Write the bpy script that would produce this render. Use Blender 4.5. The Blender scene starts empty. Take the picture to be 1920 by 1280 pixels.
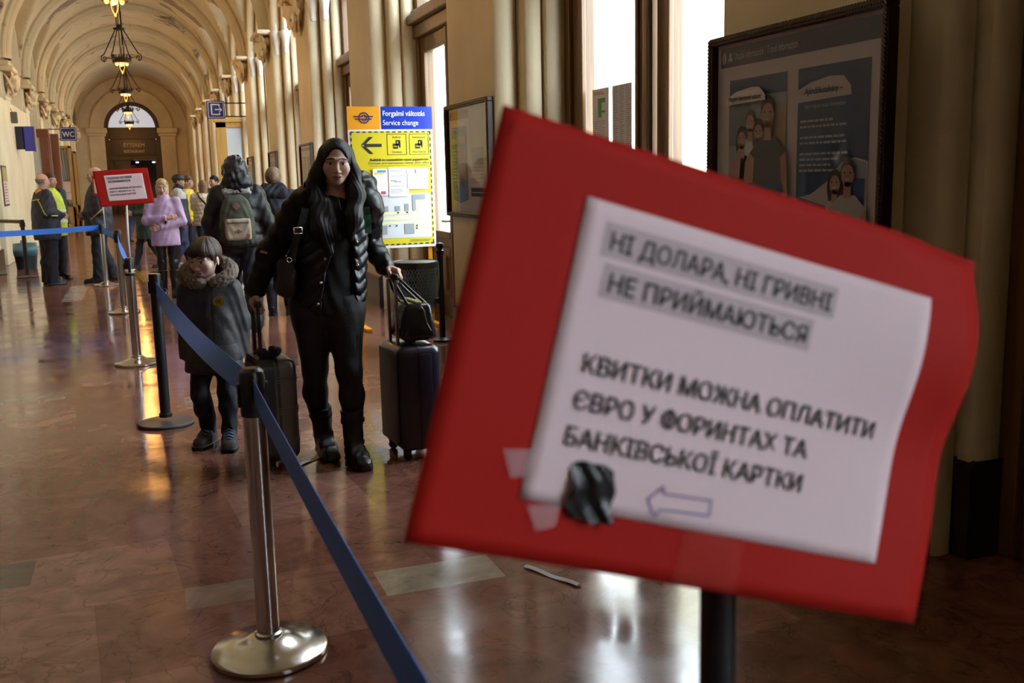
import bpy, bmesh, math, random
import numpy as np
from mathutils import Vector, Matrix
random.seed(7); rng = np.random.default_rng(7)
S = bpy.context.scene
COL = S.collection
PI = math.pi

# ------------------------------------------------------------------ camera, world, exposure
cam = bpy.data.cameras.new('camera'); camo = bpy.data.objects.new('camera', cam); COL.objects.link(camo)
cam.sensor_width = 36; cam.lens = 35.0; cam.clip_start = 0.05; cam.clip_end = 400
_y = Vector((256-960, 295, -1867)).normalized()
_z = -Vector((1217-960, -(11900-640), -1867)).normalized()
_z = (_z - _y*_z.dot(_y)).normalized(); _x = _y.cross(_z)
camo.matrix_world = Matrix((_x, _y, _z)).to_4x4()
camo.location = (0, 0, 1.5)
S.camera = camo
cam.dof.use_dof = True; cam.dof.focus_distance = 6.4; cam.dof.aperture_fstop = 7.0

w = bpy.data.worlds.new('sky'); S.world = w; w.use_nodes = True
bg = w.node_tree.nodes['Background']; bg.inputs[0].default_value = (0.80, 0.90, 1.0, 1); bg.inputs[1].default_value = 12.0
S.view_settings.view_transform = 'Standard'; S.view_settings.look = 'None'
S.view_settings.gamma = 1; S.view_settings.use_curve_mapping = False
S.view_settings.exposure = 0.5
S.cycles.use_denoising = True
S.cycles.max_bounces = 7; S.cycles.diffuse_bounces = 4; S.cycles.glossy_bounces = 3
S.cycles.transparent_max_bounces = 12; S.cycles.caustics_reflective = False; S.cycles.caustics_refractive = False
S.cycles.sample_clamp_indirect = 6

BAYS = [-2, -1, 0, 1, 2, 3, 4, 5, 6, 7, 8, 9, 10, 11]
OPEN = {-1, 1, 2, 3, 4, 5, 6, 7, 8, 9, 10, 11}
def bay(k):     # centre, half width of a window bay in the right wall
    return (5.67, 1.58) if k == 1 else (9.91+4.15*(k-2), 1.49)
def portal(loc, sx, sy, rot):
    l = bpy.data.lights.new('window_daylight', 'AREA'); l.shape = 'RECTANGLE'; l.size = sx; l.size_y = sy
    l.energy = 1; l.cycles.is_portal = True
    o = bpy.data.objects.new('window_daylight', l); COL.objects.link(o); o.location = loc; o.rotation_euler = rot
for k in BAYS:
    if k in OPEN:
        0 and portal((3.2, bay(k)[0], 2.75), 5.2, 2.7, (0, PI/2, 0))
LAMPS = [(-0.10, y) for y in (8.2, 16.5, 24.8, 33.1, 41.4, 49.7)]
LAMP_W = 21; LAMP_COL = (1.0, 0.43, 0.11)

# ------------------------------------------------------------------ materials
MATS = {}
def nt(name):
    m = bpy.data.materials.new(name); m.use_nodes = True
    return m, m.node_tree, m.node_tree.nodes['Principled BSDF']
def mat(name, col, rough=0.6, metal=0.0, var=0.0, vs=8.0, bump=0.0, bs=60.0, coat=0.0, emit=None, es=0.0, sheen=0.0, attr=False, spec=0.5):
    if name in MATS: return MATS[name]
    m, t, p = nt(name); N = t.nodes; L = t.links
    p.inputs['Roughness'].default_value = rough; p.inputs['Metallic'].default_value = metal
    p.inputs['Coat Weight'].default_value = coat; p.inputs['Sheen Weight'].default_value = sheen
    p.inputs['Specular IOR Level'].default_value = spec
    tc = N.new('ShaderNodeTexCoord')
    if attr:
        a = N.new('ShaderNodeAttribute'); a.attribute_name = 'Col'; L.new(a.outputs['Color'], p.inputs['Base Color'])
        if attr == 'skin':
            p.inputs['Subsurface Weight'].default_value = 0.06; p.inputs['Subsurface Radius'].default_value = (0.012, 0.004, 0.002)
    else:
        p.inputs['Base Color'].default_value = (*col, 1)
        if var:
            n = N.new('ShaderNodeTexNoise'); n.inputs['Scale'].default_value = vs; n.inputs['Detail'].default_value = 5
            L.new(tc.outputs['Object'], n.inputs['Vector'])
            r = N.new('ShaderNodeMapRange'); r.inputs[1].default_value = 0.3; r.inputs[2].default_value = 0.7
            r.inputs[3].default_value = 1-var; r.inputs[4].default_value = 1+var
            L.new(n.outputs[0], r.inputs[0])
            mx = N.new('ShaderNodeVectorMath'); mx.operation = 'SCALE'; mx.inputs[0].default_value = col
            L.new(r.outputs[0], mx.inputs['Scale']); L.new(mx.outputs[0], p.inputs['Base Color'])
    if bump:
        n2 = N.new('ShaderNodeTexNoise'); n2.inputs['Scale'].default_value = bs; n2.inputs['Detail'].default_value = 4
        L.new(tc.outputs['Object'], n2.inputs['Vector'])
        b = N.new('ShaderNodeBump'); b.inputs['Strength'].default_value = bump; b.inputs['Distance'].default_value = 0.01
        L.new(n2.outputs[0], b.inputs['Height']); L.new(b.outputs[0], p.inputs['Normal'])
    if emit:
        p.inputs['Emission Color'].default_value = (*emit, 1); p.inputs['Emission Strength'].default_value = es
    MATS[name] = m
    return m
def glass(name, tint=(0.95, 0.97, 0.96), boost=1.0):
    if name in MATS: return MATS[name]
    m, t, p = nt(name); N = t.nodes; L = t.links; N.remove(p)
    tr = N.new('ShaderNodeBsdfTransparent'); tr.inputs[0].default_value = (*tint, 1)
    gl = N.new('ShaderNodeBsdfGlossy'); gl.inputs['Roughness'].default_value = 0.03
    ge = N.new('ShaderNodeNewGeometry'); dt = N.new('ShaderNodeVectorMath'); dt.operation = 'DOT_PRODUCT'
    L.new(ge.outputs['Normal'], dt.inputs[0]); L.new(ge.outputs['Incoming'], dt.inputs[1])
    def mth(op, a, b=None, b2=None):
        q = N.new('ShaderNodeMath'); q.operation = op; L.new(a, q.inputs[0])
        if b is not None: q.inputs[1].default_value = b
        return q
    q = mth('ABSOLUTE', dt.outputs['Value']); q = mth('MULTIPLY_ADD', q.outputs[0], -1); q.inputs[2].default_value = 1
    q = mth('POWER', q.outputs[0], 5); fr = mth('MULTIPLY_ADD', q.outputs[0], .9); fr.inputs[2].default_value = .05
    mx = N.new('ShaderNodeMixShader'); out = [n for n in N if n.type == 'OUTPUT_MATERIAL'][0]
    L.new(fr.outputs[0], mx.inputs[0]); L.new(tr.outputs[0], mx.inputs[1]); L.new(gl.outputs[0], mx.inputs[2])
    L.new(mx.outputs[0], out.inputs[0]); MATS[name] = m
    return m
def translucent(name, col, alpha, rough=0.25):
    m = mat(name, col, rough); m.node_tree.nodes['Principled BSDF'].inputs['Alpha'].default_value = alpha
    return m

def floor_material():
    m, t, p = nt('polished red marble'); N = t.nodes; L = t.links
    tc = N.new('ShaderNodeTexCoord')
    mp = N.new('ShaderNodeMapping'); mp.inputs['Rotation'].default_value = (0, 0, math.radians(-4)); L.new(tc.outputs['Object'], mp.inputs[0])
    br = N.new('ShaderNodeTexBrick'); br.offset = 0.5
    br.inputs['Color1'].default_value = (0, 0, 0, 1); br.inputs['Color2'].default_value = (1, 1, 1, 1); br.inputs['Mortar'].default_value = (0.35, .35, .35, 1)
    br.inputs['Scale'].default_value = 1.0; br.inputs['Mortar Size'].default_value = 0.003; br.inputs['Brick Width'].default_value = 0.62; br.inputs['Row Height'].default_value = 0.62
    L.new(mp.outputs[0], br.inputs[0])
    cr = N.new('ShaderNodeValToRGB'); L.new(br.outputs[0], cr.inputs[0]); e = cr.color_ramp
    e.elements[0].color = (0.165, 0.064, 0.044, 1); e.elements[1].color = (0.29, 0.14, 0.10, 1)
    x = e.elements.new(0.5); x.color = (0.22, 0.095, 0.068, 1)
    # clouds and veins
    n1 = N.new('ShaderNodeTexNoise'); n1.inputs['Scale'].default_value = 5; n1.inputs['Detail'].default_value = 8; n1.inputs['Roughness'].default_value = .65; n1.inputs['Distortion'].default_value = 1.2
    L.new(tc.outputs['Object'], n1.inputs[0])
    r1 = N.new('ShaderNodeMapRange'); r1.inputs[1].default_value = .3; r1.inputs[2].default_value = .7; r1.inputs[3].default_value = .62; r1.inputs[4].default_value = 1.35; L.new(n1.outputs[0], r1.inputs[0])
    s1 = N.new('ShaderNodeVectorMath'); s1.operation = 'SCALE'; L.new(cr.outputs[0], s1.inputs[0]); L.new(r1.outputs[0], s1.inputs['Scale'])
    n2 = N.new('ShaderNodeTexNoise'); n2.inputs['Scale'].default_value = 2.6; n2.inputs['Detail'].default_value = 6; n2.inputs['Distortion'].default_value = 2.0; L.new(tc.outputs['Object'], n2.inputs[0])
    ab = N.new('ShaderNodeMath'); ab.operation = 'SUBTRACT'; ab.inputs[1].default_value = .5; L.new(n2.outputs[0], ab.inputs[0])
    ab2 = N.new('ShaderNodeMath'); ab2.operation = 'ABSOLUTE'; L.new(ab.outputs[0], ab2.inputs[0])
    r2 = N.new('ShaderNodeMapRange'); r2.inputs[1].default_value = 0; r2.inputs[2].default_value = .012; r2.inputs[3].default_value = .55; r2.inputs[4].default_value = 0; L.new(ab2.outputs[0], r2.inputs[0])
    mv = N.new('ShaderNodeMix'); mv.data_type = 'RGBA'; mv.inputs['B'].default_value = (0.035, 0.016, 0.014, 1)
    L.new(r2.outputs[0], mv.inputs['Factor']); L.new(s1.outputs[0], mv.inputs['A'])
    cur = mv.outputs['Result']
    # replaced slabs of another stone: (x0, x1, y0, y1, colour)
    sx = N.new('ShaderNodeSeparateXYZ'); L.new(tc.outputs['Object'], sx.inputs[0])
    def band(sock, a, b):
        g = N.new('ShaderNodeMath'); g.operation = 'COMPARE'; g.inputs[1].default_value = (a+b)/2; g.inputs[2].default_value = (b-a)/2
        L.new(sock, g.inputs[0]); return g.outputs[0]
    for x0, x1, y0, y1, c in ((.74, 1.2, 3.38, 3.62, (.34, .27, .20)), (.05, .36, 3.55, 3.75, (.24, .15, .11)), (-1.2, -.70, 4.02, 4.28, (.36, .27, .17)), (-.7, -.5, 4.02, 4.3, (.10, .075, .06)), (-1.3, -.6, 7.6, 7.9, (.22, .16, .12)), (-1.05, -.8, 14.2, 16.4, (.42, .34, .30)), (.2, .55, 6.9, 7.3, (.3, .19, .13))):
        mu = N.new('ShaderNodeMath'); mu.operation = 'MULTIPLY'; L.new(band(sx.outputs[0], x0, x1), mu.inputs[0]); L.new(band(sx.outputs[1], y0, y1), mu.inputs[1])
        sc = N.new('ShaderNodeVectorMath'); sc.operation = 'SCALE'; sc.inputs[0].default_value = c; L.new(r1.outputs[0], sc.inputs['Scale'])
        mm = N.new('ShaderNodeMix'); mm.data_type = 'RGBA'; L.new(mu.outputs[0], mm.inputs['Factor']); L.new(cur, mm.inputs['A']); L.new(sc.outputs[0], mm.inputs['B']); cur = mm.outputs['Result']
    L.new(cur, p.inputs['Base Color'])
    n3 = N.new('ShaderNodeTexNoise'); n3.inputs['Scale'].default_value = 3; n3.inputs['Detail'].default_value = 6; L.new(tc.outputs['Object'], n3.inputs[0])
    r3 = N.new('ShaderNodeMapRange'); r3.inputs[1].default_value = .3; r3.inputs[2].default_value = .7; r3.inputs[3].default_value = .07; r3.inputs[4].default_value = .18; L.new(n3.outputs[0], r3.inputs[0])
    L.new(r3.outputs[0], p.inputs['Roughness'])
    n4 = N.new('ShaderNodeTexNoise'); n4.inputs['Scale'].default_value = 2.2; L.new(tc.outputs['Object'], n4.inputs[0])
    b = N.new('ShaderNodeBump'); b.inputs['Strength'].default_value = .12; b.inputs['Distance'].default_value = .02; L.new(n4.outputs[0], b.inputs['Height']); L.new(b.outputs[0], p.inputs['Normal'])
    return m
def plaster(name, col, dirt=0.12, patches=False):
    m, t, p = nt(name); N = t.nodes; L = t.links
    tc = N.new('ShaderNodeTexCoord')
    n1 = N.new('ShaderNodeTexNoise'); n1.inputs['Scale'].default_value = 1.3; n1.inputs['Detail'].default_value = 8; L.new(tc.outputs['Object'], n1.inputs[0])
    r1 = N.new('ShaderNodeMapRange'); r1.inputs[1].default_value = .3; r1.inputs[2].default_value = .7; r1.inputs[3].default_value = 1-dirt; r1.inputs[4].default_value = 1+dirt; L.new(n1.outputs[0], r1.inputs[0])
    s1 = N.new('ShaderNodeVectorMath'); s1.operation = 'SCALE'; s1.inputs[0].default_value = col; L.new(r1.outputs[0], s1.inputs['Scale'])
    cur = s1.outputs[0]
    if patches:     # flaking paint on the vault
        sx = N.new('ShaderNodeSeparateXYZ'); L.new(tc.outputs['Object'], sx.inputs[0])
        n2 = N.new('ShaderNodeTexNoise'); n2.inputs['Scale'].default_value = .9; n2.inputs['Detail'].default_value = 12; n2.inputs['Roughness'].default_value = .68; n2.inputs['Distortion'].default_value = .8; L.new(tc.outputs['Object'], n2.inputs[0])
        tot = None
        for y0, wy in ((30.2, 1.2), (34.0, 1.0), (26.0, .8)):
            a = N.new('ShaderNodeMath'); a.operation = 'SUBTRACT'; a.inputs[1].default_value = y0; L.new(sx.outputs[1], a.inputs[0])
            b = N.new('ShaderNodeMath'); b.operation = 'ABSOLUTE'; L.new(a.outputs[0], b.inputs[0])
            c = N.new('ShaderNodeMapRange'); c.inputs[1].default_value = 0; c.inputs[2].default_value = wy; c.inputs[3].default_value = .16; c.inputs[4].default_value = 0; L.new(b.outputs[0], c.inputs[0])
            if tot is None: tot = c.outputs[0]
            else:
                d = N.new('ShaderNodeMath'); d.operation = 'MAXIMUM'; L.new(tot, d.inputs[0]); L.new(c.outputs[0], d.inputs[1]); tot = d.outputs[0]
        sm = N.new('ShaderNodeMath'); sm.operation = 'ADD'; L.new(n2.outputs[0], sm.inputs[0]); L.new(tot, sm.inputs[1])
        ht = N.new('ShaderNodeMapRange'); ht.inputs[1].default_value = .59; ht.inputs[2].default_value = .64; L.new(sm.outputs[0], ht.inputs[0])
        mx = N.new('ShaderNodeMix'); mx.data_type = 'RGBA'; mx.inputs['B'].default_value = (.17, .125, .095, 1); L.new(ht.outputs[0], mx.inputs['Factor']); L.new(cur, mx.inputs['A']); cur = mx.outputs['Result']
    L.new(cur, p.inputs['Base Color']); p.inputs['Roughness'].default_value = .55
    n5 = N.new('ShaderNodeTexNoise'); n5.inputs['Scale'].default_value = 14; n5.inputs['Detail'].default_value = 5; L.new(tc.outputs['Object'], n5.inputs[0])
    b = N.new('ShaderNodeBump'); b.inputs['Strength'].default_value = .1; b.inputs['Distance'].default_value = .02; L.new(n5.outputs[0], b.inputs['Height']); L.new(b.outputs[0], p.inputs['Normal'])
    MATS[name] = m
    return m
def wood(name, c1, c2, rough=.35, scale=3.0):
    m, t, p = nt(name); N = t.nodes; L = t.links
    tc = N.new('ShaderNodeTexCoord'); mp = N.new('ShaderNodeMapping'); mp.inputs['Scale'].default_value = (9*scale, 9*scale, scale*.5); L.new(tc.outputs['Object'], mp.inputs[0])
    n1 = N.new('ShaderNodeTexNoise'); n1.inputs['Scale'].default_value = 1; n1.inputs['Detail'].default_value = 7; n1.inputs['Distortion'].default_value = .6; L.new(mp.outputs[0], n1.inputs[0])
    cr = N.new('ShaderNodeValToRGB'); cr.color_ramp.elements[0].position = .3; cr.color_ramp.elements[1].position = .7
    cr.color_ramp.elements[0].color = (*c1, 1); cr.color_ramp.elements[1].color = (*c2, 1); L.new(n1.outputs[0], cr.inputs[0]); L.new(cr.outputs[0], p.inputs['Base Color'])
    p.inputs['Roughness'].default_value = rough
    b = N.new('ShaderNodeBump'); b.inputs['Strength'].default_value = .15; b.inputs['Distance'].default_value = .005; L.new(n1.outputs[0], b.inputs['Height']); L.new(b.outputs[0], p.inputs['Normal'])
    MATS[name] = m
    return m
M_floor = floor_material()
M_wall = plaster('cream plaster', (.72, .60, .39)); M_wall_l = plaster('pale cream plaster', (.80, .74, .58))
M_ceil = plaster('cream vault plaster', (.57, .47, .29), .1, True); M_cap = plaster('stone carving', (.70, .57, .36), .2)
M_white_stone = plaster('whitewashed stone', (.82, .78, .70), .06)
M_oak = wood('varnished oak', (.105, .05, .014), (.21, .11, .035)); M_ochre = wood('ochre painted wood', (.40, .22, .05), (.52, .31, .09))
M_mahog = wood('red brown wood', (.16, .052, .022), (.24, .085, .04)); M_dkwood = wood('dark brown wood', (.055, .03, .015), (.10, .055, .025))
M_plinth = mat('black stone plinth', (.018, .017, .017), .28, var=.3); M_glass = glass('window glass'); M_pglass = glass('poster glass', (.9, .9, .92))
M_chrome = mat('brushed steel', (.62, .60, .57), .2, 1.0, var=.08, vs=3); M_black = mat('black plastic', (.012, .012, .013), .32)
M_blackmetal = mat('black painted metal', (.012, .012, .014), .38); M_iron = mat('wrought iron', (.03, .022, .018), .5, .6)
M_blue = mat('blue webbing', (.018, .17, .72), .55, bump=.3, bs=300); M_red = mat('red card', (.40, .010, .006), .7, bump=.08, bs=20, spec=.2)
M_paper = mat('light tinted white paper', (.80, .61, .64), .7); M_ink = mat('black ink', (.015, .014, .016), .6)  # reddish light on the white sheets is put into the paper colour
M_signblue = mat('sign blue', (.012, .022, .20), .35); M_signwhite = mat('sign white', (.85, .85, .85), .4)

# ------------------------------------------------------------------ mesh helpers
def link(name, me, m=None, parent=None, smooth=False):
    o = bpy.data.objects.new(name, me); COL.objects.link(o)
    if m is not None and not me.materials: me.materials.append(m)
    if parent is not None: o.parent = parent
    if smooth: me.polygons.foreach_set('use_smooth', [True]*len(me.polygons))
    return o
def fin(name, bm, m, parent=None, smooth=False, angle=None):
    me = bpy.data.meshes.new(name); bmesh.ops.recalc_face_normals(bm, faces=bm.faces) if angle != 'keep' else None
    bm.to_mesh(me); bm.free()
    o = link(name, me, m, parent, smooth)
    if smooth and angle not in (None, 'keep'): me.set_sharp_from_angle(angle=math.radians(angle))
    return o
def tag(o, label=None, cat=None, group=None, kind=None):
    if label: o['label'] = label
    if cat: o['category'] = cat
    if group: o['group'] = group
    if kind: o['kind'] = kind
    return o
def thing(name, label, cat, loc=(0, 0, 0), rz=0, group=None):
    o = bpy.data.objects.new(name, None); COL.objects.link(o); o.empty_display_size = .1
    o.location = loc; o.rotation_euler = (0, 0, rz)
    return tag(o, label, cat, group)
def struct(o): o['kind'] = 'structure'; return o
def copy_tree(o, parent=None):
    c = o.copy(); COL.objects.link(c)
    if parent is not None: c.parent = parent
    for ch in list(o.children): copy_tree(ch, c)
    return c
def box(bm, c, s, rot=None, bev=0, seg=2):
    r = bmesh.ops.create_cube(bm, size=1)
    vs = r['verts']
    bmesh.ops.scale(bm, vec=s, verts=vs)
    if bev:
        es = list({e for v in vs for e in v.link_edges})
        rr = bmesh.ops.bevel(bm, geom=es, offset=bev, segments=seg, affect='EDGES', profile=.5)
        vs = list({v for f in rr['faces'] for v in f.verts} | {v for v in vs if v.is_valid})
        vs = [v for v in vs if v.is_valid]
    M = Matrix.Translation(c)
    if rot is not None: M = M @ (rot.to_4x4() if hasattr(rot, 'to_4x4') else Matrix.Rotation(rot, 4, 'Z'))
    bmesh.ops.transform(bm, matrix=M, verts=vs)
    return vs
def boxb(bm, x0, x1, y0, y1, z0, z1, bev=0):
    return box(bm, ((x0+x1)/2, (y0+y1)/2, (z0+z1)/2), (abs(x1-x0), abs(y1-y0), abs(z1-z0)), None, bev)
def lathe(bm, prof, seg=32, c=(0, 0, 0), a0=0, a1=2*PI):
    full = abs(a1-a0-2*PI) < 1e-6; n = seg if full else seg+1
    rings = []
    for r, z in prof:
        rings.append([bm.verts.new((c[0]+max(r, 1e-4)*math.cos(a0+(a1-a0)*i/seg), c[1]+max(r, 1e-4)*math.sin(a0+(a1-a0)*i/seg), c[2]+z)) for i in range(n)])
    for A, B in zip(rings, rings[1:]):
        for i in range(seg):
            j = (i+1) % n
            bm.faces.new((A[i], A[j], B[j], B[i]))
    for R in (rings[0], rings[-1]):
        if full:
            try: bm.faces.new(R)
            except ValueError: pass
    return rings
def tube(bm, pts, r, seg=8, caps=True):
    pts = [Vector(p) for p in pts]; rings = []
    rr = r if isinstance(r, (list, tuple)) else [r]*len(pts)
    up = Vector((0, 0, 1))
    prev = None
    for i, p in enumerate(pts):
        d = (pts[min(i+1, len(pts)-1)]-pts[max(i-1, 0)]).normalized()
        if prev is None:
            a = d.cross(up)
            if a.length < .05: a = d.cross(Vector((1, 0, 0)))
        else: a = prev - d*prev.dot(d)
        a.normalize(); prev = a; b = d.cross(a)
        rings.append([bm.verts.new(p + a*(rr[i]*math.cos(2*PI*k/seg)) + b*(rr[i]*math.sin(2*PI*k/seg))) for k in range(seg)])
    for A, B in zip(rings, rings[1:]):
        for k in range(seg):
            j = (k+1) % seg; bm.faces.new((A[k], A[j], B[j], B[k]))
    if caps: bm.faces.new(rings[0][::-1]); bm.faces.new(rings[-1])
def rr_prism(bm, da, db, r, h, M, n=6):
    """rounded rectangle da x db (corner radius r) extruded by h, placed by the matrix M"""
    pts = []
    for sx, sy, a0 in ((1, 1, 0), (-1, 1, PI/2), (-1, -1, PI), (1, -1, 1.5*PI)):
        for i in range(n+1):
            a = a0+PI/2*i/n; pts.append((sx*(da/2-r)+r*math.cos(a), sy*(db/2-r)+r*math.sin(a)))
    lo = [bm.verts.new(M @ Vector((x, y, -h/2))) for x, y in pts]; hi = [bm.verts.new(M @ Vector((x, y, h/2))) for x, y in pts]
    for i in range(len(pts)):
        j = (i+1) % len(pts); bm.faces.new((lo[i], lo[j], hi[j], hi[i]))
    bm.faces.new(lo[::-1]); bm.faces.new(hi)
def quad(bm, a, b, c, d):
    return bm.faces.new([bm.verts.new(p) for p in (a, b, c, d)])
def nb(): return bmesh.new()

def text_mesh(s, bold=0.0, align='LEFT'):
    if 'Ф' in s:        # drawn as a ring with a stem
        i = s.index('Ф'); p = s[:i]; x0 = text_mesh(p.rstrip()+'І')[0][:, 0].max() if p.strip() else 0
        v, f = text_mesh(s.replace('Ф', 'О'), bold); a = text_mesh(p+'О')[0]; b = text_mesh(p.rstrip() or 'І')[0][:, 0].max() if p.strip() else -1
        o = a[a[:, 0] > b+.01]; c = (o[:, 0].min()+o[:, 0].max())/2; n = len(v); w_ = .045+bold
        v = np.concatenate([v, np.array([(c-w_, -.04, 1.5), (c+w_, -.04, 1.5), (c+w_, .77, 1.5), (c-w_, .77, 1.5)], 'f')]); return v, f+[(n, n+1, n+2, n+3)]
    cu = bpy.data.curves.new('t', 'FONT'); cu.body = s; cu.size = 1; cu.align_x = align; cu.resolution_u = 3
    ob = bpy.data.objects.new('t', cu); COL.objects.link(ob)
    dg = bpy.context.evaluated_depsgraph_get()
    me = bpy.data.meshes.new_from_object(ob.evaluated_get(dg))
    bpy.data.objects.remove(ob); bpy.data.curves.remove(cu)
    v = np.empty(len(me.vertices)*3, 'f'); me.vertices.foreach_get('co', v); v = v.reshape(-1, 3)
    f = [tuple(p.vertices) for p in me.polygons]; bpy.data.meshes.remove(me)
    if bold:        # heavier strokes: the same glyphs set twice more, a hair to either side
        n = len(v); V = []; F_ = []
        for k, (dx, dy) in enumerate(((0, 0), (bold, 0), (-bold, 0), (0, bold*.6), (0, -bold*.6))): V.append(v+np.array((dx, dy, k*.25), 'f')); F_ += [tuple(i+k*n for i in q) for q in f]
        v = np.concatenate(V); f = F_
    return v, f
class Panel:
    """Flat print on a real board: p(x, y) in metres from the panel's lower left corner; layers sit fractions of a millimetre apart."""
    def __init__(s, o, u, v, parent, step=.0008):
        s.o = Vector(o); s.u = Vector(u).normalized(); s.v = Vector(v).normalized(); s.n = s.u.cross(s.v); s.par = parent; s.k = 0; s.step = step
    def p(s, x, y, lay): return s.o + s.u*x + s.v*y + s.n*(lay*s.step)
    def poly(s, name, polys, m, lay=1):
        bm = nb()
        for pl in polys:
            bm.faces.new([bm.verts.new(s.p(x, y, lay)) for x, y in pl])
        return fin(name, bm, m, s.par, angle='keep')
    def rects(s, name, rs, m, lay=1):
        return s.poly(name, [[(x, y), (x+w_, y), (x+w_, y+h), (x, y+h)] for x, y, w_, h in rs], m, lay)
    def frame(s, name, x, y, w_, h, t, m, lay=1):
        return s.rects(name, [(x, y, w_, t), (x, y+h-t, w_, t), (x, y+t, t, h-2*t), (x+w_-t, y+t, t, h-2*t)], m, lay)
    def text(s, txt, x, y, h, m, lay=2, width=None, bold=0.0, align='LEFT', slant=0.0, name='lettering'):
        v, f = text_mesh(txt, bold)
        v = v.copy(); lo = v[:, 0].min(); wd = v[:, 0].max()-lo; v[:, 0] -= lo
        sy = h/.73; sx = (width/wd) if width else sy; W = wd*sx
        ox = x if align == 'LEFT' else (x-W/2 if align == 'CENTER' else x-W)
        me = bpy.data.meshes.new(name)
        me.from_pydata([tuple(s.p(ox+a*sx+b*sy*slant, y+b*sy, lay+c)) for a, b, c in v], [], f)
        return link(name, me, m, s.par)
    def textlines(s, x, y, w_, n, dy, h, m, lay=2, name='small_print', jitter=.4):
        rs = []
        for i in range(n):
            ww = w_*(1-jitter*random.random()); xx = x
            while xx < x+ww:
                l = h*random.uniform(1.5, 5); l = min(l, x+ww-xx); rs.append((xx, y-i*dy, l, h)); xx += l+h*.7
        return s.rects(name, rs, m, lay)
# ------------------------------------------------------------------ the hall
XR, XL, Z0, YA, YB = 2.575, -2.45, 4.2, -9.6, 54.0
CX, R0 = (XR+XL)/2, (XR-XL)/2
bm = nb(); N_ = 40
quad(bm, (-3.3, YA-.5, 0), (3.4, YA-.5, 0), (3.4, YB+3, 0), (-3.3, YB+3, 0)); fl = fin('floor', bm, M_floor); struct(fl)

# right wall: stepped orders swept round every bay
PROF = [(2.575, 0), (2.585, -.015), (2.62, -.045), (2.67, -.055), (2.72, -.045), (2.75, -.012), (2.757, .0), (2.757, -.165), (2.765, -.18), (2.80, -.205), (2.835, -.21), (2.875, -.2), (2.897, -.17), (2.898, -.255), (2.91, -.27), (2.96, -.285), (3.01, -.27), (3.035, -.255), (3.16, -.255)]
def outline(c, hw, n=24):
    pts = [(c-hw, 0.0), (c-hw, Z0)]
    pts += [(c-hw*math.cos(PI*i/n), Z0+hw*math.sin(PI*i/n)) for i in range(1, n)]
    return pts + [(c+hw, Z0), (c+hw, 0.0)]
bm = nb()
edges = []
for k in BAYS:
    c, hw = bay(k)
    rings = []
    for X, dw in PROF:
        rings.append([bm.verts.new((X, y, z)) for y, z in outline(c, hw+dw)])
    for A, B in zip(rings, rings[1:]):
        for i in range(len(A)-1): bm.faces.new((A[i], A[i+1], B[i+1], B[i]))
    # wall face above the arch
    out = outline(c, hw)[1:-1]; top = 7.0
    for (y0, z0), (y1, z1) in zip(out, out[1:]):
        quad(bm, (XR, y0, z0), (XR, y1, z1), (XR, y1, top), (XR, y0, top))
    edges.append((c-hw, c+hw))
prev = YA
for a, b in edges+[(YB, YB)]:
    quad(bm, (XR, prev, 0), (XR, a, 0), (XR, a, 7.0), (XR, prev, 7.0)); prev = b
wr = fin('wall_right', bm, M_wall, smooth=True, angle=35); struct(wr)
# black stone plinth of the right wall following the steps of each pier
PP = [(2.555, -.03), (2.737, -.03), (2.737, -.195), (2.878, -.195), (2.878, -.285), (3.035, -.285)]
bm = nb(); bc = nb()
def plinth(path, b, h=.36):
    lo = [b.verts.new((x, y, 0)) for x, y in path]; hi = [b.verts.new((x, y, h)) for x, y in path]
    for i in range(len(path)-1): b.faces.new((lo[i], lo[i+1], hi[i+1], hi[i]))
    ba = [b.verts.new((max(x, 2.56)+.03, y, h+.03)) for x, y in path]
    for i in range(len(path)-1): b.faces.new((hi[i], hi[i+1], ba[i+1], ba[i]))
for i in range(len(edges)+1):
    a = edges[i-1][1] if i else None; b = edges[i][0] if i < len(edges) else None
    path = []
    if a is not None: path += [(X, a+dw) for X, dw in PP[::-1]]
    else: path += [(2.555, YA)]
    if b is not None: path += [(X, b-dw) for X, dw in PP]
    else: path += [(2.555, YB)]
    plinth(path, bm)
struct(fin('baseboard_right', bm, M_plinth))

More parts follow.
